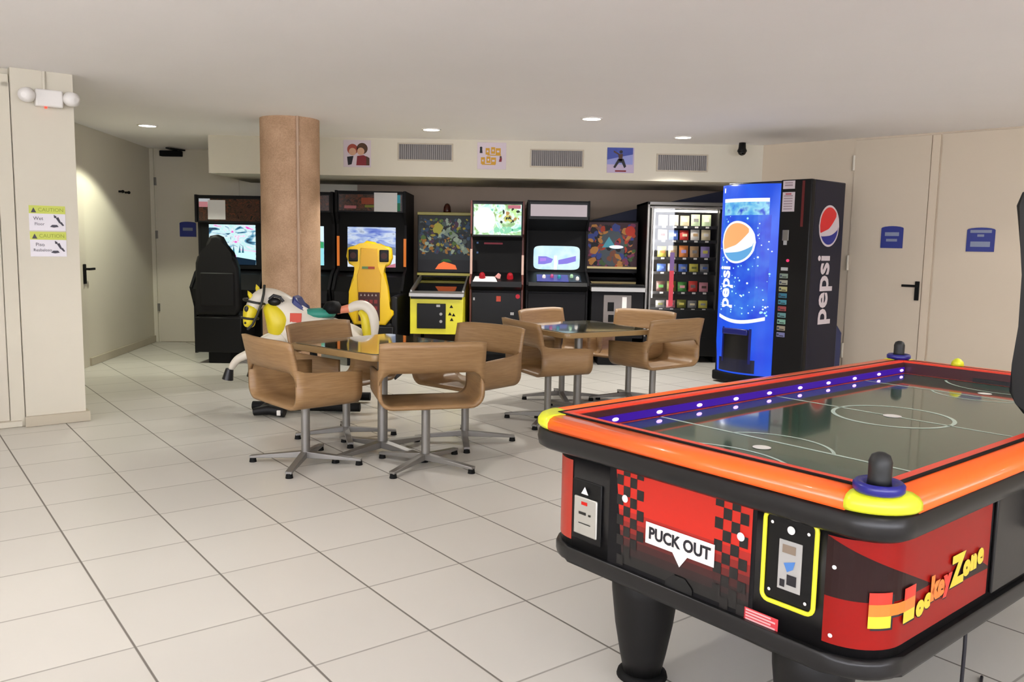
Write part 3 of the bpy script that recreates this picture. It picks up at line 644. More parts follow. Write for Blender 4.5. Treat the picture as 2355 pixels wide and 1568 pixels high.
# second pinball (narrow, steel coin door)
CP = [em('q_r', '#b83c1c', .5), em('q_o', '#c8863c', .45), em('q_v', '#8c3c60', .4), em('q_b', '#3c4c98', .4), em('q_t', '#8a5038', .4), em('q_g', '#4c6c38', .35), em('q_k', '#1c1416', .1)]
t = thing('pinball_machine', 'silver-edged pinball machine with a space dome backglass beside the snack machine', 'pinball machine', (1.165, 9.3, 0))
w = .29
b = B(dark); b.prism([(-w, 0, .32), (-w, 0, .83), (-w, 1.1, .98), (-w, 1.1, .45)], (2*w, 0, 0), bev=.004); b.box((-w+.1, .1, 0), (w-.1, 1.0, .4)); b.build('cabinet', t)
b = B(mat('coin_door_steel', '#77706c', .5, .3)); b.box((-.155, -.012, .45), (.155, 0, .80), .006); cd = b.build('coin_door', t)
b = B(blackm); b.box((-.11, -.016, .62), (-.04, -.012, .72)); b.box((-.1, -.016, .5), (-.04, -.012, .58)); b.build('coin_slot', cd); b = B(white); b.box((.05, -.016, .48), (.1, -.012, .78)); b.build('label_strip', cd)
b = B(chrome); b.prism([(-w-.015, -.05, .84), (-w-.015, -.05, .885), (-w-.015, .12, .92), (-w-.015, .12, .84)], (2*w+.03, 0, 0), bev=.008); b.build('lockdown_bar', t)
b = B(black); b.box((-w-.01, .05, .86), (w+.01, 1.05, .9), 0, T((0, 0, 0), 0, .09))
a = Art(b, (-w, .06, .91), (1, 0, 0), (0, .996, .09)); a.blobs(0, 0, .58, .9, CP, 50, 8, 1, (.02, .06)); b.build('playfield', t)
b = B(glass('pinball_glass')); b.box((-w, .08, .915), (w, 1.05, .92), 0, T((0, 0, 0), 0, .09)); b.build('playfield_glass', t)
b = B(dark); b.box((-.32, .78, 1.02), (.32, 1.05, 1.64), .006); bx = b.build('backbox', t)
b = B(em('q_base', '#4a2a30', .35)); b.box((-.31, .77, 1.07), (.31, .779, 1.62)); a = Art(b, (-.31, .77, 1.07), (1, 0, 0), (0, 0, 1))
a.blobs(0, 0, .62, .55, CP, 170, 21, 1, (.02, .06)); a.disc(.32, .25, .15, em('q_dome', '#50585e', .45), 5, .22).poly([(.2, .25), (.28, .38), (.32, .32), (.36, .26)], em('q_cyan', '#50a0b0', .6), 6).disc(.37, .26, .085, em('q_glow', '#e8f4ff', 1.4), 7, .02).rect(0, .0, .62, .025, em('q_strip', '#d8c088', .7), 8)
a.disc(.53, .45, .06, em('q_red', '#c83418', .5), 6)
b.build('backglass', bx)
# ------------------------------------------------------------------ upright arcade cabinets
def upright(name, lab, x0, x1, yf, ztop, sidem, tm, prof):
    w = (x1-x0)/2; t = thing(name, lab, 'arcade machine', ((x0+x1)/2, yf, 0))
    b = B(sidem)
    for s in (-1, 1): b.prism([(s*w, y, z) for y, z in prof], (-s*.022, 0, 0), bev=.003)
    b.use(dark); b.box((-w+.02, .62, 0), (w-.02, .74, ztop-.01)); b.box((-w+.02, .0, ztop-.025), (w-.02, .7, ztop-.003)); b.box((-w+.02, .02, .03), (w-.02, .05, .84))
    b.build('body', t)
    return t, w
pr = [(.0, 0), (.0, .83), (-.14, .90), (-.14, .95), (.16, 1.03), (.16, 1.42), (.0, 1.45), (.0, 1.815), (.75, 1.815), (.75, 0)]
t, w = upright('arcade_cabinet', 'upright arcade cabinet with bright green monitor above and red lit controls', -.485, .115, 9.38, 1.815, mat('maroon_side', '#5c2a20', .5), None, pr)
mon = emtex('green_jungle', ['#50c8a0', '#c8ffe8', '#f0fff4', '#b8e8a8', '#7aa860', '#c8b060'], 1.15, 5, 'noise', 2)
b = B(black); b.box((-w+.02, -.005, 1.42), (w-.02, .05, 1.80), .003); bz = b.build('marquee_box', t)
b = B(mon); b.box((-w+.035, -.012, 1.44), (w-.035, -.005, 1.775)); a = Art(b, (-w+.035, -.012, 1.44), (1, 0, 0), (0, 0, 1))
a.disc(.12, .16, .12, em('g_white', '#f4fff8', 1.5), 1, .14).rect(.38, .29, .52, .33, em('g_rose', '#d07888', .8), 2).blobs(.26, .12, .52, .3, [em('g_y', '#d8d068', .9), em('g_o', '#c89858', .8), em('g_k', '#3c5030', .4), em('g_l', '#c8f0a0', 1)], 26, 3, 2, (.012, .035)).blobs(.2, 0, .52, .1, [em('g_g', '#30a878', .8), em('g_m', '#90d8b0', 1)], 16, 4, 2, (.015, .04))
b.build('monitor', bz)
b = B(blackm); b.prism([(-w+.02, .05, 1.42), (-w+.02, .16, 1.38), (-w+.02, .16, 1.0), (-w+.02, .19, 1.0), (-w+.02, .19, 1.42)], (2*w-.04, 0, 0)); sb = b.build('hood', t)
b = B(em('red_bar', '#8a2030', .5)); b.box((-.15, .152, 1.335), (.06, .158, 1.355)); b.use(em('tiny_blue', '#5070a0', .5)); b.box((-.235, .152, 1.34), (-.215, .158, 1.36)); b.box((-.235, .152, 1.23), (-.215, .158, 1.25)); b.build('display_strip', sb)
b = B(black); b.prism([(-w+.02, .16, 1.02), (-w+.02, -.14, .93), (-w+.02, -.15, .87), (-w+.02, .0, .82), (-w+.02, .16, .82)], (2*w-.04, 0, 0), bev=.004); cp = b.build('control_panel', t)
for x in (-.16, .15):
    b = B(em('red_button', '#c8202c', .6)); b.cyl((x, -.04, .955), (x, -.05, .985), .035, n=16); b.ball((x, -.052, .995), .032); b.build('trackball', cp)
b = B(mat('gun_pink', '#c08078', .4)); b.prism([(-.02, -.05, .98), (.02, -.05, 1.02), (.05, -.05, 1.0), (.04, -.05, .95), (.02, -.05, .95)], (0, .04, 0), bev=.006); b.build('light_gun', cp)
b = B(mat('paper_white', '#d8d6d4', .7)); b.prism([(-.26, -.15, .925), (-.24, -.0, .975), (-.02, .0, .975), (.01, -.15, .925)], (0, 0, .003)); b.build('card', cp)
b = B(black); b.box((-w+.025, -.005, .1), (w-.025, .02, .8), .004); fr = b.build('front_door', t)
b = B(em('red_coin', '#d05038', .7)); b.box((.0, -.012, .7), (.05, -.005, .76)); b.build('coin_slot', fr); b = B(em('red_coin2', '#d02838', .7)); b.cyl((.24, -.02, .76), (.24, -.0, .76), .025, n=14); b.build('button', fr)
for q_ in ((-.26, -.24, .71, .74), (.16, .2, .55, .58)): b = B(chrome); b.box((q_[0], -.012, q_[2]), (q_[1], -.005, q_[3])); b.build('lock', fr)
for q_ in ((-w-.001, -w+.024, 1.28), (w-.024, w+.001, 1.22)): b = B(mat('pale_strip', '#c0a090', .5)); b.box((q_[0], .03, 1.0), (q_[1], .055, q_[2])); b.build('side_trim', t)
pr = [(.0, 0), (.0, .83), (-.16, .90), (-.16, .94), (.0, 1.0), (.2, 1.05), (.2, 1.5), (.02, 1.62), (.0, 1.66), (.0, 1.83), (.75, 1.83), (.75, 0)]
t, w = upright('arcade_cabinet', 'plain black upright arcade cabinet with blank pale marquee and light blue screen', .145, .84, 9.38, 1.83, dark, None, pr)
b = B(black); b.box((-w+.02, -.005, 1.62), (w-.02, .05, 1.815), .003); mb = b.build('marquee_box', t)
b = B(em('blank_marquee', '#d8c8cc', .62)); b.box((-w+.035, -.012, 1.655), (w-.035, -.005, 1.785), .002); b.build('marquee', mb)
b = B(blackm); b.prism([(-w+.02, .03, 1.63), (-w+.02, .24, 1.5), (-w+.02, .24, 1.0), (-w+.02, .30, 1.0), (-w+.02, .30, 1.62)], (2*w-.04, 0, 0)); sb = b.build('hood', t)
crt = emtex('crt_screen', ['#9ad8f0', '#c8f0ff', '#e0fcff', '#b8ecf8'], 1.05, 4)
pts = []
for k in range(32):
    a_ = 2*PI*k/32; c_, s_ = math.cos(a_), math.sin(a_); e = .28
    pts.append((.265*math.copysign(abs(c_)**e, c_), 1.195+.135*math.copysign(abs(s_)**e, s_)))
b = B(crt); b.prism([(x, .232, z) for x, z in pts], (0, .01, 0), bev=.002); a = Art(b, (0, .232, 1.06), (1, 0, 0), (0, 0, 1))
vi = em('crt_violet', '#8c80e8', .9); vi2 = em('crt_purple', '#b48af0', .9)
a.poly([(-.21, .06), (-.21, .15), (-.12, .15), (-.04, .12), (-.06, .08), (-.14, .06)], vi, 1).poly([(-.19, .09), (-.19, .13), (-.12, .13), (-.12, .1)], vi2, 2).poly([(.02, .06), (.02, .11), (.1, .13), (.22, .16), (.22, .1), (.12, .07)], vi, 1).rect(-.03, .0, .005, .16, em('crt_white', '#f4ffff', 1.2), 2)
b.build('screen', sb)
b = B(black); b.prism([(-w+.02, .24, 1.04), (-w+.02, -.15, .93), (-w+.02, -.165, .89), (-w+.02, .0, .82), (-w+.02, .24, .82)], (2*w-.04, 0, 0), bev=.004); cp = b.build('control_panel', t)
b = B(mat('panel_blue', '#3a3c88', .4)); M = T((0, -.03, .972), 0, .275); b.box((-.23, -.12, -.002), (.12, .12, .004), .001, M); b.use(mat('panel_dark', '#202a38', .4)); b.box((.12, -.12, -.002), (.26, .12, .003), .001, M); b.build('overlay', cp)
for x, y, m_ in ((-.15, 0, white), (-.06, .02, mat('btn_pink', '#b04878', .4)), (.02, 0, mat('btn_teal', '#2a8c98', .4)), (.16, .03, mat('btn_green', '#a8d0a8', .4)), (.22, -.05, white)):
    b = B(m_); b.cyl(M @ Vector((x, y, 0)), M @ Vector((x, y, .022)), .02, n=14); b.ball(M @ Vector((x, y, .024)), .018, 10); b.build('button', cp)
b = B(dark); b.box((-w+.025, -.005, .08), (w-.025, .02, .8), .004); b.build('front_door', t)
# navy sloping panel behind the machines
b = B(mat('navy_panel', '#1d2440', .6)); b.prism([(.98, WY-.2, 0), (.98, WY-.2, 1.66), (1.45, WY-.2, 1.79), (2.6, WY-.2, 2.05), (2.6, WY-.2, 0)], (0, .18, 0), bev=.004)
tag(b.build('sloping_panel'), 'dark navy boxed panel with a sloping top behind the snack machine', 'panel')
# ------------------------------------------------------------------ snack machine
t = thing('snack_machine', 'black glass-fronted snack vending machine with a silver frame', 'vending machine', (2.02, 9.7, 0))
w = .495; zt = 1.855
b = B(blackm)
b.box((-w, .03, .08), (-w+.03, .85, zt), .004); b.box((w-.03, .03, .08), (w, .85, zt), .004); b.box((-w, .8, .08), (w, .85, zt)); b.box((-w, .03, zt-.03), (w, .85, zt), .004); b.box((-w, .03, .08), (w, .8, .56))
for sx in (-1, 1): b.box((sx*(w-.1)-.05, .08, 0), (sx*(w-.1)+.05, .75, .08))
b.build('body', t)
b = B(steel); fx0, fx1 = -w, .42
b.box((fx0, -.02, .3), (fx0+.028, .03, zt), .006); b.box((fx0+.045, -.015, .3), (fx0+.07, .03, zt-.05), .006); b.box((fx0, -.02, zt-.04), (w, .03, zt), .006); b.box((fx0+.03, -.01, zt-.075), (w, .03, zt-.05), .004); b.box((w-.028, -.02, .3), (w, .03, zt), .006)
b.build('frame', t)
b = B(black); b.box((-w, 0, .08), (w, .03, .3), .004); b.box((-w+.07, .0, .3), (w-.03, .03, .62), .003); b.use(dark); b.box((-.3, -.012, .36), (.2, 0, .52), .01); b.build('delivery_hatch', t)
b = B(black); b.box((.335, -.004, .62), (w-.028, .03, zt-.075), .003); kp = b.build('payment_panel', t)
b = B(steel); b.box((.36, -.01, 1.1), (.44, -.004, 1.3), .002); b.build('keypad', kp)
gl = B(glass('vend_glass')); gl.box((-w+.07, .004, .62), (.335, .008, zt-.075)); gl.build('window', t)
b = B(em('vend_reflection', '#ff5a68', .55)); b.box((-.215, -.0, .66), (-.165, .003, 1.07), .0005); b.use(em('vend_reflection2', '#b890d8', .3)); b.box((-.215, .0, 1.07), (-.165, .003, 1.28)); b.build('reflection_streak', t, label='red-pink vertical reflection painted on the glass')  # reflection streak on the glass, put in as emissive strips
tubem = em('vend_tube', '#fff4e4', 14)
b = B(tubem); b.cyl((-.40, .06, zt-.1), (.32, .06, zt-.1), .012, n=10); b.build('tube_light', t)
b = B(em('vend_tube_side', '#fff4e4', 2.5)); b.cyl((-.405, .035, .75), (-.405, .035, zt-.12), .007, n=10); b.build('tube_light', t)
b = B(mat('vend_inner', '#3a3836', .6)); b.box((-w+.03, .5, .56), (w-.03, .52, zt-.03)); b.box((.34, .03, .56), (.36, .5, zt-.03)); b.build('liner', t)
li = bpy.data.lights.new('snack_lamp', 'AREA'); li.shape = 'RECTANGLE'; li.size = .04; li.size_y = 1.05; li.energy = 6; li.color = (1, .95, .88)
o = bpy.data.objects.new('lamp', li); C.objects.link(o); o.parent = t; o.location = (-.415, .05, 1.2); o.rotation_euler = (Vector((-.9, -.35, 0)).to_track_quat('Z', 'Y')).to_euler()
shelf_z = [1.60, 1.437, 1.238, 1.069, .838, .645]
for z in shelf_z:
    b = B(mat('shelf_black', '#1a1a1c', .5)); b.box((-w+.03, .1, z-.02), (.34, .5, z-.012)); b.box((-w+.07, .085, z-.045), (.335, .1, z-.012)); b.use(white)
    for k in range(5): b.box((-.285+k*.126-.02, .082, z-.038), (-.285+k*.126+.02, .085, z-.018))
    b.build('shelf', t)
palette = {'white': '#ece6dc', 'cream': '#f0e0b8', 'yellow': '#d8cc58', 'pale green': '#d8ecc0', 'orange': '#e08848', 'red': '#c83c34', 'blue': '#5878c8', 'lilac': '#a898d0', 'tan': '#c8a478', 'dark brown': '#5a4038', 'green': '#4a8c40', 'grey': '#8c8a88', 'olive': '#7c7c38', 'pink': '#d89098'}
rows = [['white', 'white', 'cream', 'pale green', 'pale green', 'grey'], ['white', 'blue', 'red', 'white', 'cream', 'tan'], ['yellow', 'cream', 'orange', 'tan', 'lilac', 'grey'], ['blue', 'white', 'blue', 'yellow', 'grey', 'olive'], ['dark brown', 'olive', 'green', 'red', 'pink', 'dark brown'], ['grey', 'pink', 'olive', 'grey', 'yellow', 'cream']]
ordn = ['top', 'second', 'third', 'fourth', 'fifth', 'bottom']; cold = ['leftmost', 'second from the left', 'third from the left', 'fourth from the left', 'rightmost']
hts = [.13, .12, .13, .09, .12, .09]
rr = random.Random(4)
for r_, z in enumerate(shelf_z):
    for c_ in range(5):
        col = rows[r_][c_]; m_ = mat('pack_'+col.replace(' ', '_'), palette[col], .4); m2 = mat('pack2_'+rows[r_][(c_+2) % 6].replace(' ', '_'), palette[rows[r_][(c_+2) % 6]], .4)
        h = hts[r_]*rr.uniform(.9, 1.05); wd = .052
        b = B(m_); P_ = []
        # pillow packet: bulging front, crimped ends
        nx, nz = 4, 6; vs = []; fs = []
        for side in (1, -1):
            for q in range(nz+1):
                for i in range(nx+1):
                    u_, v_ = i/nx, q/nz
                    bul = .022*max(0, (1-abs(2*u_-1)**2.5)*(1-abs(2*v_-1)**3))
                    vs.append((-wd+2*wd*u_, -side*(bul+.0012), h*v_))
        st = (nx+1)*(nz+1)
        for q in range(nz):
            for i in range(nx):
                a0 = q*(nx+1)+i; fs.append((a0, a0+1, a0+nx+2, a0+nx+1)); a0 += st; fs.append((a0, a0+nx+1, a0+nx+2, a0+1))
        b.add(vs, fs, True)
        b.use(m2); b.add([(-.028, -.026, h*.35), (.028, -.026, h*.35), (.028, -.026, h*.62), (-.028, -.026, h*.62)], [(0, 1, 2, 3)])
        o = b.build('snack_packet'); o.location = (2.02-.285+c_*.126, 9.7+.15, z-.012); o.rotation_euler = (-.08, 0, rr.uniform(-.12, .12))
        tag(o, '%s snack packet in the snack machine, %s on the %s shelf' % (col, cold[c_], ordn[r_]), 'snack', 'snack packets on the %s shelf' % ordn[r_])
# ------------------------------------------------------------------ drink machine
ca = math.atan2(-.74, .67)
t = thing('drink_machine', 'tall glowing blue cola vending machine with dark navy sides', 'vending machine', (2.08, 8.47, 0), ca)
# local: x along the front 0..0.93 (left to right), y into the machine
W = .95; HH = 1.985
navyd = mat('machine_navy', '#0f1228', .42, spec=.3)
b = B(navyd); b.box((0.02, .06, .04), (W, .64, HH), .012); b.build('body', t)
b = B(blackm); b.box((.04, .1, 0), (W-.03, .62, .05)); b.prism([(-.02, -.02, .02), (.02, -.075, .02), (.3, -.13, .02), (.56, -.06, .02), (.64, 0, .02), (.64, .08, .02), (0, .08, .02)], (0, 0, .09), bev=.015, smooth=True); b.build('kickplate', t)
blu = emtex('lit_blue_panel', ['#1038d4', '#1a4cf0', '#2464fa', '#1a48e4'], 1.0, 1.2, 'noise', 0)
def bow(x): u_ = x/.64; return -.115*math.sin(PI*min(1, max(0, u_)))**.8
n = 16; vs = []; fs = []
zs = [.11, .4, .8, 1.2, 1.6, 1.93, 1.955]
b = B(blu)
for z in zs:
    for k in range(n+1):
        x = .64*k/n; vs.append((x, bow(x)*(1 if z < 1.94 else .85)+.02*(0 if z > .2 else 1), z))
for j in range(len(zs)-1):
    for k in range(n): a0 = j*(n+1)+k; fs.append((a0, a0+1, a0+n+2, a0+n+1))
b.add(vs, fs, True)
b.use(black)
b.add([(.64*k/n, bow(.64*k/n)*.85, 1.955) for k in range(n+1)]+[(.64, .08, 1.975), (0, .08, 1.975)], [tuple(range(n+1))+(n+1, n+2)])
b.box((0, .0, .11), (.012, .08, 1.955)); b.build('lit_front', t)
# curved art helper: project art onto the bowed front
class Bow(Art):
    def P(s, x, z, l): return Vector((x, bow(x)-.0012*l-.001, z))
def densify(pts, k=6):
    out = []
    for i in range(len(pts)):
        a, c = pts[i], pts[(i+1) % len(pts)]
        for q in range(k): out.append((a[0]+(c[0]-a[0])*q/k, a[1]+(c[1]-a[1])*q/k))
    return out
def strip(A, x0, x1, z0f, z1f, m, l, n=14):
    """region between two curves as vertical slices so it hugs the bow"""
    A.b.use(m); vs = []
    for k in range(n+1):
        x = x0+(x1-x0)*k/n; vs += [A.P(x, z0f(x), l), A.P(x, z1f(x), l)]
    A.b.add(vs, [(2*k, 2*k+2, 2*k+3, 2*k+1) for k in range(n)])
b = B(em('can_white', '#f0f4ff', 1.1)); A = Bow(b, (0, 0, 0), (1, 0, 0), (0, 0, 1)); Wt = em('can_white', '#f0f4ff', 1.1)
canb = emtex('can_blue', ['#1030c8', '#1c48ea', '#3474f4', '#4c9cf8'], 1.0, 3, 'noise', 0)
cx0, cx1 = .06, .56; mid = .31
strip(A, cx0-.02, cx1+.02, lambda x: .68-.045*math.sin(PI*(x-cx0+.02)/.54), lambda x: 1.66, canb, 1)
strip(A, cx0, cx1, lambda x: 1.66, lambda x: 1.79, emtex('can_top', ['#3c80f0', '#68c0f8', '#a0e8ff', '#3058e0'], 1.0, 9), 1)
strip(A, cx0, cx1, lambda x: 1.785, lambda x: 1.82, Wt, 3)
strip(A, cx0-.01, cx1+.01, lambda x: .655-.045*math.sin(PI*(x-cx0+.01)/.52), lambda x: .69-.045*math.sin(PI*(x-cx0+.01)/.52), Wt, 3)
def globe(A, cx, cz, r, rim, rm, wm, bm_, l, rx=1.0):
    n = 28
    def circ(x, s, rr): return cz+s*math.sqrt(max(0, rr*rr-((x-cx)/rx)**2))
    strip(A, cx-r*rx, cx+r*rx, lambda x: circ(x, -1, r), lambda x: circ(x, 1, r), rim, l, n)
    q = r*.9
    def up(x): u_ = (x-cx)/(q*rx); return cz+q*(-.42+.55*(u_+1)/2*1.0+.62*max(0, u_+.1)**1.5)
    def lo(x): u_ = (x-cx)/(q*rx); return cz+q*(-.52+.10*u_+.28*u_*u_*(1 if u_ > 0 else .2))
    strip(A, cx-q*rx, cx+q*rx*.72, lambda x: min(circ(x, 1, q), max(circ(x, -1, q), up(x))), lambda x: circ(x, 1, q), rm, l+1, n)
    strip(A, cx-q*rx, cx+q*rx, lambda x: circ(x, -1, q), lambda x: max(circ(x, -1, q), min(circ(x, 1, q), lo(x))), bm_, l+1, n)
globe(A, .255, 1.40, .205, Wt, em('globe_orange', '#ffb878', .95), Wt, em('globe_blue', '#6ab0e8', .9), 4)
A.text('pepsi', .125, .96, .2, Wt, 4, PI/2, .006, 1.0)
R_ = random.Random(9); dr = em('droplet', '#a8ecff', 1.1); dr2 = em('droplet_white', '#e8fcff', 1.2)
for k in range(130):
    x = R_.uniform(.03, .6); z = R_.uniform(.7, 1.65)
    if (x-.255)**2+(z-1.4)**2 < .05 or (x < .2 and z < 1.2 and x > .08): continue
    rr_ = R_.uniform(.004, .011); A.disc(x, z, rr_, R_.choice((dr, dr, dr2)), 2+R_.random(), n=8)
b.use(Wt); A.rect(.045, 1.88, .065, 1.925, Wt, 2)
b.build('can_picture', t)
b = B(mat('chute_black', '#06060c', .3)); A = Bow(b, (0, 0, 0), (1, 0, 0), (0, 0, 1)); strip(A, .13, .45, lambda x: .26, lambda x: .555, mat('chute_black', '#06060c', .3), 2)
strip(A, .08, .5, lambda x: .13, lambda x: .26, mat('chute_navy', '#0c1030', .3), 1.5)
for x0, x1 in ((.12, .145), (.435, .46)): strip(A, x0, x1, lambda x: .22, lambda x: .565, mat('chute_rim', '#10186c', .3), 3)
b.box((.15, bow(.29)-.02, .5), (.43, bow(.29)+.01, .56), .01); b.build('delivery_chute', t)
b = B(black); b.box((.64, -.012, .06), (W+.005, .06, HH), .012); sp = b.build('selection_panel', t)
b = B(mat('notice_paper', '#c8bcc0', .6)); b.box((.665, -.015, 1.90), (.785, -.012, 1.975)); b.box((.665, -.015, 1.69), (.79, -.012, 1.87)); a = Art(b, (.665, -.015, 1.69), (1, 0, 0), (0, 0, 1)); gr_ = mat('notice_ink', '#98868c', .6)
for q in range(6): a.rect(.015, .02+q*.024, .105, .03+q*.024, gr_, 2)
a.rect(.03, .155, .09, .17, mat('notice_red', '#b05860', .6), 2); a.rect(.02, .235, .1, .25, gr_, 2); a.rect(.02, .26, .1, .27, gr_, 2)
b.build('notice', sp)
b = B(steel); b.box((.685, -.02, 1.42), (.75, -.012, 1.52), .004); b.use(mat('slot_grey', '#a8a8a8', .4)); b.box((.7, -.018, 1.38), (.735, -.012, 1.42)); b.build('coin_slot', sp)
b = B(em('pink_lamp', '#f04070', 1)); b.cyl((.755, -.022, 1.235), (.755, -.012, 1.235), .014, n=10); b.use(mat('slot_grey', '#a8a8a8', .4)); b.box((.69, -.018, 1.14), (.76, -.012, 1.17)); b.build('display', sp)
cols = ['#98a898', '#b8b4a0', '#c8c088', '#4888a0', '#58a0b0', '#b85858', '#78a8a8', '#98c8b0', '#b8a890', '#9090c0']
for k, c_ in enumerate(cols):
    z = 1.09-k*.062; b = B(em('choice_%d' % k, c_, .45)); b.box((.68, -.02, z-.022), (.765, -.012, z+.022), .004); a = Art(b, (.68, -.02, z-.022), (1, 0, 0), (0, 0, 1)); a.rect(.03, .008, .075, .016, K, 1).disc(.016, .022, .011, mat('btn_dark', '#2c3448', .4), 1, n=10); b.build('button', sp)
b = B(mat('red_edge', '#5c1014', .4)); b.box((.86, -.0145, 1.55), (.885, -.012, 1.97)); b.build('edge_strip', sp)
# side logo  (side face at x=W, facing +x; right direction as seen = +y)
b = B(mat('logo_white', '#d8ccd0', .5)); S_ = Art(b, (W, 0, 0), (0, 1, 0), (0, 0, 1)); Lw = mat('logo_white', '#d8ccd0', .5)
globe(S_, .355, 1.565, .195, Lw, mat('logo_red', '#e01c20', .4), Lw, mat('logo_blue', '#1c2488', .4), 2, 1.0)
S_.text('pepsi', .30, .96, .33, Lw, 2, PI/2, .008, .98)
b.build('side_logo', t)
b = B(mat('blue_wedge', '#26305c', .5)); b.prism([(W-.25, .62, .0), (W-.25, .80, .0), (W-.25, .80, .52), (W-.25, .70, .60), (W-.25, .62, .60)], (.22, 0, 0), bev=.004); b.build('side_bracket', t)
# ------------------------------------------------------------------ carousel horse ride
t = thing('horse_ride', 'white and yellow galloping horse kiddie ride on a black base', 'ride', (-1.6, 6.7, 0))
hw = mat('horse_white', '#d8d0c0', .4); hy = mat('horse_yellow', '#dcc820', .4); hk = mat('hoof_black', '#151517', .4)
def skin(name, chain, m, parent, sub=2, branches=()):
    """chain / branches: lists of (x, y, z, r) relative to the thing; branches start at a chain index"""
    me = bpy.data.meshes.new(name); vs = [c[:3] for c in chain]; rs = [c[3] for c in chain]; es = [(k, k+1) for k in range(len(chain)-1)]
    for i0, br in branches:
        prev = i0
        for c in br: vs.append(c[:3]); rs.append(c[3]); es.append((prev, len(vs)-1)); prev = len(vs)-1
    me.from_pydata(vs, es, []); o = bpy.data.objects.new(name, me); C.objects.link(o)
    sk = o.modifiers.new('s', 'SKIN'); o.modifiers.new('u', 'SUBSURF').levels = sub; o.modifiers['u'].render_levels = sub
    sk.use_smooth_shade = True
    for v, r in zip(me.skin_vertices[0].data, rs): v.radius = r if isinstance(r, tuple) else (r, r)
    me.skin_vertices[0].data[0].use_root = True
    bpy.context.view_layer.update()
    nm = bpy.data.meshes.new_from_object(o.evaluated_get(bpy.context.evaluated_depsgraph_get()))
    bpy.data.objects.remove(o); bpy.data.meshes.remove(me)
    for p in nm.polygons: p.use_smooth = True
    nm.materials.append(m); nm.name = name
    o = bpy.data.objects.new(name, nm); C.objects.link(o); o.parent = parent
    return o
body = [(.24, .0, .64, .15), (.08, 0, .61, .145), (-.08, 0, .62, .15), (-.17, -.01, .72, .14), (-.24, -.03, .81, .125), (-.32, -.05, .88, .10), (-.395, -.07, .895, .085), (-.445, -.1, .83, .07), (-.462, -.12, .755, .054), (-.468, -.13, .69, .044)]
br = [(2, [(-.20, -.10, .58, .075), (-.35, -.13, .55, .055), (-.46, -.14, .45, .042), (-.57, -.15, .40, .034), (-.63, -.15, .31, .027)]),
      (2, [(-.20, .09, .58, .075), (-.34, .11, .56, .055), (-.45, .10, .47, .042), (-.50, .10, .37, .032), (-.52, .10, .29, .027)]),
      (0, [(.34, -.10, .56, .095), (.42, -.12, .46, .06), (.50, -.13, .44, .042), (.60, -.13, .39, .034), (.66, -.13, .33, .028)]),
      (0, [(.34, .10, .56, .095), (.44, .12, .47, .06), (.53, .13, .45, .042), (.63, .13, .40, .034), (.70, .13, .36, .028)])]
hb = skin('horse_body', body, hw, t, 2, br)
b = B(hk)
for x, y, z, dx, dz in ((-.63, -.15, .31, -.018, -.075), (-.52, .10, .29, -.012, -.07), (.66, -.13, .33, .05, -.05), (.70, .13, .36, .05, -.05)):
    b = B(hk); b.cyl((x, y, z+.01), (x+dx, y, z+dz), .03, .044, n=14); b.build('hoof', t)
o = skin('mane', [(-.355, -.105, .84, .045), (-.30, -.095, .79, .085), (-.255, -.085, .72, .112), (-.245, -.08, .62, .11), (-.27, -.08, .54, .06)], hy, t, 2)
for c_, an in (((-.445, -.12, .865), -.5), ((-.42, -.03, .905), -.3)): b = B(hy); b.lathe([(.012, 0), (.02, .025), (.017, .055), (.001, .085)], c_, 10, M=Matrix.Rotation(an, 4, 'Y')); b.build('ear', t)
o = skin('muzzle', [(-.45, -.112, .83, .068), (-.466, -.128, .77, .062), (-.472, -.138, .70, .052), (-.472, -.14, .645, .045)], hy, t, 2)
b = B(hk); b.ball((-.48, -.178, .80), .02, 10, (.9, .5, 1.2)); b.build('eye', t)
b = B(hk); b.ball((-.49, -.18, .69), .010, 8); b.build('nostril', t)
b = B(mat('bridle_black', '#202018', .5))
def loop(c, rx, ry, tilt, r): 
    M = T(c, 0, 0, tilt); b.tube([M @ Vector((rx*math.cos(2*PI*k/20), ry*math.sin(2*PI*k/20), 0)) for k in range(20)], r, 6, True)
loop((-.435, -.095, .855), .088, .086, .2, .01); loop((-.468, -.128, .725), .062, .062, .1, .01)
b.tube([(-.35, -.13, .985), (-.345, -.17, .92), (-.36, -.185, .84), (-.39, -.19, .76), (-.43, -.19, .68), (-.47, -.19, .64)], .011, 6); b.build('bridle', t)
b = B(hk); b.lathe([(.001, 0), (.035, .006), (.04, .012), (.001, .02)], (-.262, -.16, .86), 14, 1.3, .8, Matrix.Rotation(PI/2, 4, 'X')); b.tube([(-.30, -.17, .88), (-.265, -.175, .91), (-.215, -.165, .895), (-.195, -.16, .86)], .013, 6); b.build('mane_curl', t)
b = B(mat('saddle_navy', '#26306c', .45)); b.prism([(-.165, -.10, .77), (-.14, -.10, .90), (-.11, -.10, .885), (-.07, -.10, .80), (-.03, -.10, .76)], (0, .2, 0), bev=.02); sd = b.build('saddle', t)
b = B(mat('saddle_teal', '#2c8a78', .45)); b.lathe([(.001, 0), (.10, .0), (.115, .03), (.09, .06), (.001, .07)], (.05, 0, .735), 18, 1.2, 1.1); b.build('seat_pad', sd)
b = B(blackm); b.lathe([(.001, 0), (.07, .0), (.075, .05), (.05, .09), (.001, .10)], (.155, 0, .765), 16, 1, 1.3); b.build('cantle', sd)
b = B(mat('blanket_red', '#c83c1c', .5)); b.prism([(-.15, -.165, .62), (-.15, -.14, .77), (-.06, -.14, .77), (-.06, -.165, .62)], (0, .014, 0), bev=.003); b.build('blanket', sd)
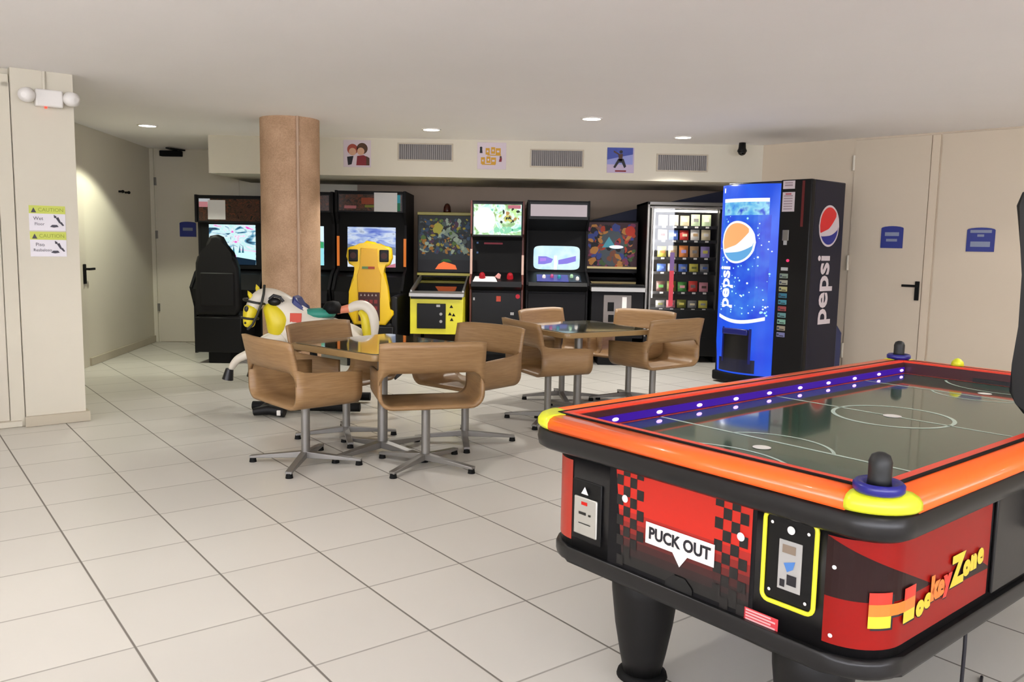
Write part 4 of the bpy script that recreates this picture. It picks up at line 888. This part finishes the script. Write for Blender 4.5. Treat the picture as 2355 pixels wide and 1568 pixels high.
b = B(mat('orange_trim', '#e08868', .5)); b.tube([(.19, 0, .78), (.24, 0, .795), (.29, 0, .805)], [.025, .03, .035], 12); b.build('crupper', t)
o = skin('tail', [(.27, 0, .79, .032), (.34, 0, .83, .045), (.41, 0, .835, .05), (.465, 0, .79, .052), (.485, 0, .70, .055), (.47, 0, .58, .05), (.48, 0, .48, .02)], hw, t, 2)
o = skin('tail_streak', [(.375, -.035, .79, .02), (.42, -.042, .75, .036), (.435, -.045, .64, .04), (.45, -.04, .52, .03)], hy, t, 2)
b = B(blackm); b.cyl((0, 0, .12), (0, 0, .56), .03, n=14); b.tube([(-.42, -.25, .05), (-.2, -.25, .05), (.1, -.25, .05), (.42, -.25, .05)], .035, 10); b.tube([(-.42, .22, .05), (.42, .22, .05)], .035, 10); b.box((-.3, -.24, .04), (-.18, .22, .09), .01); b.box((.2, -.24, .04), (.32, .22, .09), .01); b.box((-.25, -.12, .05), (.25, .12, .15), .02); b.build('stand', t)
b = B(black); b.tube([(-.36, -.42, .035), (-.24, -.42, .055), (-.12, -.44, .04)], [.03, .042, .04], 12); b.tube([(-.3, -.42, .05), (-.3, -.2, .06)], .03, 8); b.use(white); b.box((-.17, -.485, .02), (-.14, -.44, .06), .006); b.build('foot_pedal', t)
# ------------------------------------------------------------------ air hockey table
ha = math.radians(39.7)
t = thing('air_hockey_table', 'large black air hockey table with glowing orange rails and green playfield', 'game table', (.79, 1.66, 0), ha)
# local: x = along the length (0..2.36), y = across (0 near side .. 1.17 far-left side)
L_, W_ = 2.36, 1.165
hb_ = mat('hockey_black', '#141314', .33, spec=.4)
def rrect(x0, y0, x1, y1, r, n=6):
    P = []
    for cx, cy, a0 in ((x1-r, y0+r, -PI/2), (x1-r, y1-r, 0), (x0+r, y1-r, PI/2), (x0+r, y0+r, PI)):
        for k in range(n+1): a = a0+PI/2*k/n; P.append((cx+r*math.cos(a), cy+r*math.sin(a)))
    return P
b = B(hb_)
b.prism([(x, y, .415) for x, y in rrect(.05, .05, L_-.05, W_-.05, .12)], (0, 0, .325), smooth=True)
b.prism([(x, y, .385) for x, y in rrect(.036, .036, L_-.036, W_-.036, .13)], (0, 0, .048), bev=.012, smooth=True)
b.build('cabinet', t)
b = B(hb_); 
def sweep(P, prof, m, b):
    """sweep a (outward, z) profile round a closed loop P"""
    n = len(P); b.use(m); vs = []; q = len(prof)
    for k in range(n):
        d = (Vector(P[(k+1) % n])-Vector(P[k-1])).normalized(); o_ = Vector((d.y, -d.x))
        for u_, z in prof: vs.append((P[k][0]+o_.x*u_, P[k][1]+o_.y*u_, z))
    fs = [(k*q+i, ((k+1) % n)*q+i, ((k+1) % n)*q+(i+1) % q, k*q+(i+1) % q) for k in range(n) for i in range(q)]
    b.add(vs, fs, True)
loopP = rrect(.0, .0, L_, W_, .10, 8)
sweep(loopP, [(-.06, .722), (-.02, .722), (-.002, .733), (.002, .755), (-.002, .776), (-.012, .786), (-.06, .786)], hb_, b); b.build('rim_band', t)
# rails: straight orange pieces, yellow corners
prof = [(-.075, .75), (-.075, .786), (.0, .786), (.006, .794), (.006, .808), (-.002, .82), (-.018, .827), (-.045, .828), (-.068, .825), (-.075, .818)]
def rail(name, p0, p1, nrm, m, lab=None):
    b = B(m); p0, p1, nrm = Vector(p0), Vector(p1), Vector(nrm); vs = [(p.x+nrm.x*u_, p.y+nrm.y*u_, z) for p in (p0, p1) for u_, z in prof]; q = len(prof)
    b.add(vs, [(i, q+i, q+(i+1) % q, (i+1) % q) for i in range(q)]+[tuple(range(q-1, -1, -1)), tuple(range(q, 2*q))], True)
    bmesh.ops.recalc_face_normals(b.bm, faces=b.bm.faces)
    o = b.build(name, t)
    return o
rail('rail', (0, .11), (0, W_-.11), (-1, 0), orange); rail('rail', (L_, .11), (L_, W_-.11), (1, 0), orange); rail('rail', (.11, 0), (L_-.11, 0), (0, -1), orange); rail('rail', (.11, W_), (L_-.11, W_), (0, 1), orange)
for cx, cy, a0 in ((.11, .11, PI), (L_-.11, .11, 1.5*PI), (L_-.11, W_-.11, 0), (.11, W_-.11, PI/2)):
    b = B(lemon); q = len(prof); n = 10; vs = []
    for k in range(n+1):
        a = a0+PI/2*k/n
        for u_, z in prof: R2 = .11+u_*1.04; vs.append((cx+R2*math.cos(a), cy+R2*math.sin(a), z+.002))
    b.add(vs, [(k*q+i, (k+1)*q+i, (k+1)*q+(i+1) % q, k*q+(i+1) % q) for k in range(n) for i in range(q)]+[tuple(range(q)), tuple(range((n+1)*q-1, n*q-1, -1))], True)
    bmesh.ops.recalc_face_normals(b.bm, faces=b.bm.faces)
    b.build('corner_cap', t)
# inner dark groove + inner red strip
b = B(blackm)
for o0, o1, m_, z0, z1 in ((.068, .079, blackm, .75, .829), (.079, .103, mat('inner_red', '#e8442c', .35), .75, .828), (.103, .112, mat('inner_dark', '#40181c', .4), .75, .82)):
    b.use(m_)
    b.box((o0, o0, z0), (L_-o0, o1, z1)); b.box((o0, W_-o1, z0), (L_-o0, W_-o0, z1)); b.box((o0, o1, z0), (o1, W_-o1, z1)); b.box((L_-o1, o1, z0), (L_-o0, W_-o1, z1))
b.build('inner_rail', t)
# LED strip under the far-left rail
b = B(em('led_violet', '#4a18b8', .6)); b.box((.115, W_-.118, .775), (L_-.115, W_-.112, .80)); b.build('led_strip', t)
for k in range(10):
    x = .28+k*.215; b = B(em('led_white', '#b890ff', 5)); b.ball((x, W_-.119, .787), .0085, 10, (1.8, .5, .7)); b.build('led', t)
# playfield
pf = mat('playfield_green', '#385344', .07, coat=.3, spec=.6)
b = B(pf); b.box((.1, .1, .74), (L_-.1, W_-.1, .771)); A = Art(b, (0, 0, .771), (1, 0, 0), (0, 1, 0), .0006)
ln = mat('field_line', '#c0d4c6', .25); bd = mat('field_border', '#e04a34', .3)
for q_ in ((.112, .112, L_-.112, .126), (.112, W_-.126, L_-.112, W_-.112), (.112, .126, .126, W_-.126), (L_-.126, .126, L_-.112, W_-.126)): A.rect(*q_, bd)
yc = W_/2; y0, y1 = .112, W_-.112
A.rect(L_/2-.006, y0, L_/2+.006, y1, ln); A.ring(L_/2, yc, .2, .014, ln); A.disc(L_/2, yc, .03, white, 2)
for s in (0, 1):
    f = (lambda x: x) if s == 0 else (lambda x: L_-x)
    A.rect(min(f(.49), f(.502)), y0, max(f(.49), f(.502)), y1, ln)
    a0 = -1.05 if s == 0 else PI-1.05
    A.ring(f(.4), yc, .2, .010, ln, 1, 24, a0, a0+2.1); A.ring(f(.06), yc, .28, .010, ln, 1, 30, a0-.1, a0+2.2); A.disc(f(.40), yc, .026, white, 2)
b.build('playfield', t)
# goal slots
for x in (.118, L_-.113):
    b = B(mat('slot_black', '#0c0c10', .4)); b.box((x-.006, yc-.16, .772), (x+.002, yc+.16, .79)); b.build('goal_slot', t)
b = B(lemon); b.lathe([(.028, 0), (.024, .02), (.012, .032), (.001, .036)], (L_-.05, W_*.72, .826), 16); b.build('goal_lamp', t)
# end face: red checker panel, puck out, coin boxes
fx = .049
def E_(s): return s
b = B(red); Ae = Art(b, (fx, 0, 0), (0, -1, 0), (0, 0, 1))   # art x = -y
def PE(s, z): return (-s, z)
fade = [mat('fade_%d' % k, c, .4) for k, c in enumerate(('#100f0f', '#261314', '#3a1414', '#5a1615', '#801a15', '#a41d16', '#c4210f'))]
zz = [.445, .475, .50, .52, .54, .57, .60, .725]
for k in range(7):
    def xs(z): return (-.82+(.725-z)*.12, -.368)
    l0, l1 = zz[k], zz[k+1]; Ae.poly([(xs(l0)[0], l0), (-.366, l0), (-.366, l1), (xs(l1)[0], l1)], fade[k], 1)
ck = mat('checker_black', '#121010', .4)
for r_ in range(10):
    z = .70-r_*.029
    for c_ in range(4):
        if (r_+c_) % 2 == 1 or (r_ > 6 and c_ > 1): continue
    for c_, x in enumerate((-.815, -.79, -.765, -.74)):
        if (r_+c_) % 2 == 1 and not (c_ > 5-r_*.35 and r_ > 6): Ae.rect(x+.003*r_*.3, z, x+.025+.003*r_*.3, z+.029, ck, 2)
    for c_, x in enumerate((-.475, -.45, -.425, -.40)):
        if (r_+c_) % 2 == 0: Ae.rect(x, z-.005, x+.025, z+.024, ck, 2)
pw = mat('label_white', '#dcd8d4', .5)
Ae.poly([(-.70, .592), (-.47, .592), (-.47, .532), (-.555, .532), (-.58, .498), (-.605, .532), (-.70, .532)], pw, 4)
Ae.text('PUCK OUT', -.585, .562, .045, K, 5, 0, .0016, .92)
for x in (-.78, -.395): Ae.disc(x, .635, .011, pw, 4)
pn_ = b.build('front_panel', t, label='red chequered front panel lettered PUCK OUT')
b = B(mat('hole_black', '#050505', .6)); Ae = Art(b, (fx, 0, 0), (0, -1, 0), (0, 0, 1)); Ae.poly([(-.625, .434), (-.535, .434), (-.535, .45), (-.56, .472), (-.60, .472), (-.625, .45)], mat('hole_black', '#050505', .6), 4); b.build('puck_hole', pn_)
b = B(dark); b.box((fx, .355, .432), (fx+.01, .845, .722), .001); b.build('panel_frame', t)
b = B(black); b.box((fx-.006, .87, .465), (fx, .99, .65), .004); b.use(mat('coin_plate', '#b8b6ae', .35, .5)); b.box((fx-.012, .883, .485), (fx-.004, .977, .60), .004); Ae = Art(b, (fx-.012, 0, 0), (0, -1, 0), (0, 0, 1)); Ae.rect(-.945, .578, -.92, .588, red, 1).rect(-.955, .548, -.925, .556, ck, 1).rect(-.915, .548, -.905, .554, ck, 1).rect(-.955, .52, -.905, .523, ck, 1); Ae.poly([(-.945, .612), (-.915, .612), (-.93, .635)], pw, 2); b.build('coin_box', t)
# yellow framed coin mech
b = B(black); b.box((fx-.008, .195, .512), (fx, .32, .72), .004); b.use(mat('card_grey', '#a4a29e', .5)); b.box((fx-.0105, .225, .545), (fx-.008, .285, .665), .001)
Ae = Art(b, (fx-.0105, 0, 0), (0, -1, 0), (0, 0, 1)); Ae.poly([(-.27, .61), (-.24, .62), (-.245, .60), (-.26, .59)], mat('card_blue', '#4878b8', .5), 1).rect(-.275, .635, -.24, .655, mat('card_brown', '#807060', .5), 1).rect(-.26, .56, -.235, .585, K, 1).rect(-.278, .552, -.265, .57, K, 1)
Ae.disc(-.255, .692, .010, pw, 1); [Ae.disc(x, z, .004, pw, 1) for x, z in ((-.305, .70), (-.21, .695), (-.305, .535), (-.21, .53))]
b.use(mat('frame_yellow', '#e6e030', .4)); b.tube([(fx-.01, y, z) for y, z in rrect(.19, .507, .325, .724, .018, 4)], .0055, 8, True); cb = b.build('coin_mechanism', t)
b = B(mat('warn_red', '#c83840', .5)); Ae = Art(b, (fx-.0, 0, 0), (0, -1, 0), (0, 0, 1)); Ae.rect(-.377, .42, -.281, .463, mat('warn_red', '#c83840', .5), 2)
for q in range(5): Ae.rect(-.371, .426+q*.0075, -.30+(q % 2)*.012, .4305+q*.0075, mat('warn_pink', '#dca0a0', .5), 3)
b.build('warning_label', t)
b = B(pw); Ae = Art(b, (.017, 0, 0), (0, -1, 0), (0, 0, 1)); 
# red corner panels: wrap round the vertical corners on both ends
def corner_panel(loop, i0, i1, z0, z1, m, name, zcut=None):
    b = B(m); vs = []
    P = loop[i0:i1+1]
    for p in P:
        vs += [(p[0], p[1], z0), (p[0], p[1], z1)]
    b.add(vs, [(2*k, 2*k+2, 2*k+3, 2*k+1) for k in range(len(P)-1)], True)
    bmesh.ops.recalc_face_normals(b.bm, faces=b.bm.faces)
    return b
inner = rrect(.0475, .0475, L_-.0475, W_-.0475, .122, 10)
# order: (x1,y0) corner, (x1,y1), (x0,y1), (x0,y0)
near = inner[33:44]    # corner x0,y0 from (x0, .17) round to (.17, y0)
lp = [(.0475, .172), ] + near + [(.62, .0475)]
b = B(red); z0, z1 = .455, .705; vs = []; P = near+[(.25, .0475), (.36, .0475), (.50, .0475), (.64, .0475)]
def top_z(k): return z1
for p in P: vs += [(p[0], p[1], z0+.0), (p[0], p[1], z1)]
gradm = mat('panel_red_gloss', '#8c120d', .35, spec=.2)
b.use(gradm); b.add(vs, [(2*k, 2*k+1, 2*k+3, 2*k+2) for k in range(len(P)-1)], True)
bmesh.ops.recalc_face_normals(b.bm, faces=b.bm.faces)
dk = mat('panel_dark_swoosh', '#261211', .35, spec=.2)
# arc-length mapped art on that wrap
arc = [0]
for k in range(1, len(P)): arc.append(arc[-1]+(Vector(P[k])-Vector(P[k-1])).length)
class Wrap(Art):
    def P(s, x, z, l):
        x = max(0, min(arc[-1], x)); k = max(i for i in range(len(arc)-1) if arc[i] <= x+1e-9); f = (x-arc[k])/(arc[k+1]-arc[k])
        a_, c_ = Vector(P[k]), Vector(P[k+1]); p = a_+(c_-a_)*f; d = (c_-a_).normalized(); n_ = Vector((d.y, -d.x)); return Vector((p.x+n_.x*.0009*l, p.y+n_.y*.0009*l, z))
Wp = Wrap(b, (0, 0, 0), (1, 0, 0), (0, 0, 1))
strip(Wp, 0, .36, lambda x: .565+.0*x, lambda x: max(.565, .705-.42*x), dk, 1, 24)
strip(Wp, .36, .66, lambda x: .53-.02*(x-.36), lambda x: .53+.05*math.sin((x-.36)/.3*PI), dk, 1, 12)
fy = mat('letter_yellow', '#e0c030', .3); fo = mat('letter_orange', '#e87828', .3); fr_ = mat('letter_red', '#e03020', .3)
def big(txt, x, z, size, sx, m1, rot=0, l=4):
    vs_, fs_ = text_mesh(txt, size, .006, sx); c, n = math.cos(rot), math.sin(rot)
    for m_, off, ll in ((K, .005, l), (m1, 0, l+2)):
        b.use(m_); b.add([Wp.P(x+p*c-q*n+off, z+p*n+q*c-off, ll) for p, q in vs_], fs_)
def letterH(x, z, w_, h_):
    for off, ll, mt in ((.006, 4, None), (0, 6, 1)):
        rows_ = 6
        for q in range(rows_):
            m_ = K if mt is None else (fy, fy, fo, fo, fr_, fr_)[q]
            za, zb_ = z+h_*q/rows_, z+h_*(q+1)/rows_
            if q in (2, 3): segs = [(0, 1)]
            else: segs = [(0, .36), (.64, 1)]
            for s0, s1 in segs:
                nx_ = 6
                b.use(m_); vv = []
                for i in range(nx_+1):
                    xx = x+w_*(s0+(s1-s0)*i/nx_)+off; vv += [Wp.P(xx, za-off, ll), Wp.P(xx, zb_-off, ll)]
                b.add(vv, [(2*i, 2*i+2, 2*i+3, 2*i+1) for i in range(nx_)])
letterH(.095, .508, .145, .082)
for ch, x, z, sz_, m_ in (('o', .268, .528, .06, fy), ('c', .303, .536, .056, fy), ('k', .338, .552, .075, fo), ('e', .374, .55, .062, fo), ('y', .408, .556, .066, fr_), ('Z', .462, .566, .098, fy), ('o', .515, .566, .066, fy), ('n', .555, .572, .066, fy), ('e', .595, .578, .066, fy)):
    big(ch, x, z, sz_, 1.0, m_)
for x, z in ((.02, .635), (.02, .475)): Wp.disc(x, z, .005, pw, 3, n=10)
b.build('side_panel', t, label='glossy red corner panel lettered Hockey Zone in yellow')
# left corner red panel (corner x0,y1)
lc = inner[22:33]
b = corner_panel(lc, 0, 10, .455, .70, mat('panel_red_orange', '#a82a18', .3), 'side_panel'); b.build('side_panel', t)
b = B(hb_); b.box((.66, .040, .45), (1.05, .05, .71), .004); b.build('service_panel', t)
# scoreboard post rising from the near side
b = B(mat('post_black', '#0b0b0b', .5)); Q = [(-.09, .60), (.0, .80), (.174, .85), (.195, .88), (.218, .912), (.214, 1.0), (.205, 1.117), (.208, 1.29), (.218, 1.37), (.243, 1.50), (.23, 1.56), (.15, 1.60), (-.08, 1.60), (-.12, 1.5), (-.12, .7)]
b.prism([(1.16, y, z-.015*(z > 1.2)-.02*(z > 1.55)) for y, z in Q], (.10, 0, 0), bev=.012, smooth=False); b.box((.98, -.03, .55), (1.38, .045, .73), .01); b.build('score_post', t)
# legs
def hleg(x, y, fl=True):
    b = B(mat('leg_black', '#0e0d0d', .5, spec=.3)); b.lathe([(.105, .40), (.10, .30), (.088, .2), (.07, .10), (.058, .045)], (x, y, 0), 28); b.build('leg', t)
    b = B(blackm); b.lathe([(.06, .045), (.075, .04), (.078, .028), (.062, .02), (.055, 0)], (x, y, 0), 28); o_ = b.build('foot', t)
for x, y in ((.22, W_-.32), (L_-.22, W_-.32), (.2, .27), (L_-.2, .27)): hleg(x, y)
b = B(mat('cord_black', '#191720', .5)); b.tube([(.72, .12, .39), (.725, .118, .25), (.715, .115, .1), (.73, .11, .02), (.80, .10, .006), (1.1, .2, .006)], .005, 6); b.build('power_cord', t)
# mallets
def mallet(x, y, z, lab):
    m_ = thing('striker', lab, 'striker', (0, 0, 0), 0, 'air hockey strikers')
    M = Matrix.Translation((.79, 1.66, 0)) @ Matrix.Rotation(ha, 4, 'Z'); m_.location = M @ Vector((x, y, z))
    b = B(mat('striker_blue', '#1c1c78', .3)); b.lathe([(.048, 0), (.053, .006), (.053, .018), (.047, .024), (.034, .02), (.028, .012), (.001, .012)], n=32); b.build('disc', m_)
    b = B(mat('knob_black', '#161818', .5)); b.lathe([(.026, .012), (.024, .03), (.024, .05), (.0245, .066), (.019, .08), (.008, .086), (.001, .087)], n=24); b.build('knob', m_)
mallet(.055, .065, .8285, 'black-knobbed blue air hockey striker on the nearest yellow corner')
mallet(L_-.06, W_-.06, .8285, 'black-knobbed blue air hockey striker on the farthest yellow corner')
# pucks and a striker on the field: only small marks visible at the far end
M = Matrix.Translation((.79, 1.66, 0)) @ Matrix.Rotation(ha, 4, 'Z')
# ------------------------------------------------------------------ ceiling downlights
lens = em('downlight_lens', '#fff6e8', 9)
LP = [(-3.70, 8.59, 'in the hallway', 115), (-.84, 8.5, 'left of the middle grille', 125), (.67, 7.59, 'nearest and highest in view', 125), (1.71, 8.74, 'above the far table by the drink machine', 125)]
def downlight(x, y, lab, power, size=2.1, col=(1, .97, .92), group='recessed ceiling downlights'):
    d = thing('downlight', lab, 'ceiling light', (x, y, CZ-.012), 0, group)
    b = B(white); n = 28; vs = []
    b.lathe([(.082, .012), (.098, .012), (.098, .004), (.092, 0), (.082, .002)], n=32, caps=False); b.build('trim_ring', d)
    b = B(lens); b.lathe([(.001, .004), (.08, .004), (.08, .006), (.001, .006)], n=28); b.build('lens', d)
    li = bpy.data.lights.new('downlight_lamp', 'SPOT'); li.energy = power; li.spot_size = size; li.spot_blend = .2; li.shadow_soft_size = .07; li.color = col
    o = bpy.data.objects.new('lamp', li); C.objects.link(o); o.parent = d; o.location = (0, 0, -.01)
for x, y, lab, p in LP: downlight(x, y, 'round white recessed downlight '+lab, p, 2.1, (.97, 1, .82) if x < -3 else (1, .97, .92))
for x, y, p in ((-4.4, 3.4, 85), (-1.4, 3.0, 75), (1.0, .4, 25), (3.6, 3.6, 95), (-3.0, .2, 35), (-.6, -1.4, 25), (3.6, .2, 25), (4.6, 5.4, 60)):  # unseen lamps added off-frame to brighten the room
    downlight(x, y, 'round white recessed downlight added out of view to brighten the near part of the room', p, 2.5, (1, .97, .93), 'added unseen downlights over the near part of the room')
# ------------------------------------------------------------------ world and camera
w_ = bpy.data.worlds.new('w'); bpy.context.scene.world = w_; w_.use_nodes = True
bg = w_.node_tree.nodes['Background']; bg.inputs[0].default_value = (*rgb('#eff0fa'), 1); bg.inputs[1].default_value = 12
f = 1925.02; p, r = math.radians(6.5912), math.radians(1.05)
cam = bpy.data.cameras.new('cam'); co = bpy.data.objects.new('camera', cam); C.objects.link(co); bpy.context.scene.camera = co
cam.sensor_width = 36; cam.lens = f/2355*36; cam.clip_start = .02
fwd = Vector((0, math.cos(p), -math.sin(p))); up = Vector((0, math.sin(p), math.cos(p))); rt = Vector((1, 0, 0))
rt2 = rt*math.cos(r)+up*math.sin(r); up2 = up*math.cos(r)-rt*math.sin(r)
Mx = Matrix((rt2, up2, -fwd)).transposed().to_4x4(); Mx.translation = (0, 0, 1.34); co.matrix_world = Mx
s = bpy.context.scene.view_settings; s.view_transform = 'Standard'; s.look = 'None'; s.gamma = 1; s.exposure = .18; s.use_curve_mapping = False
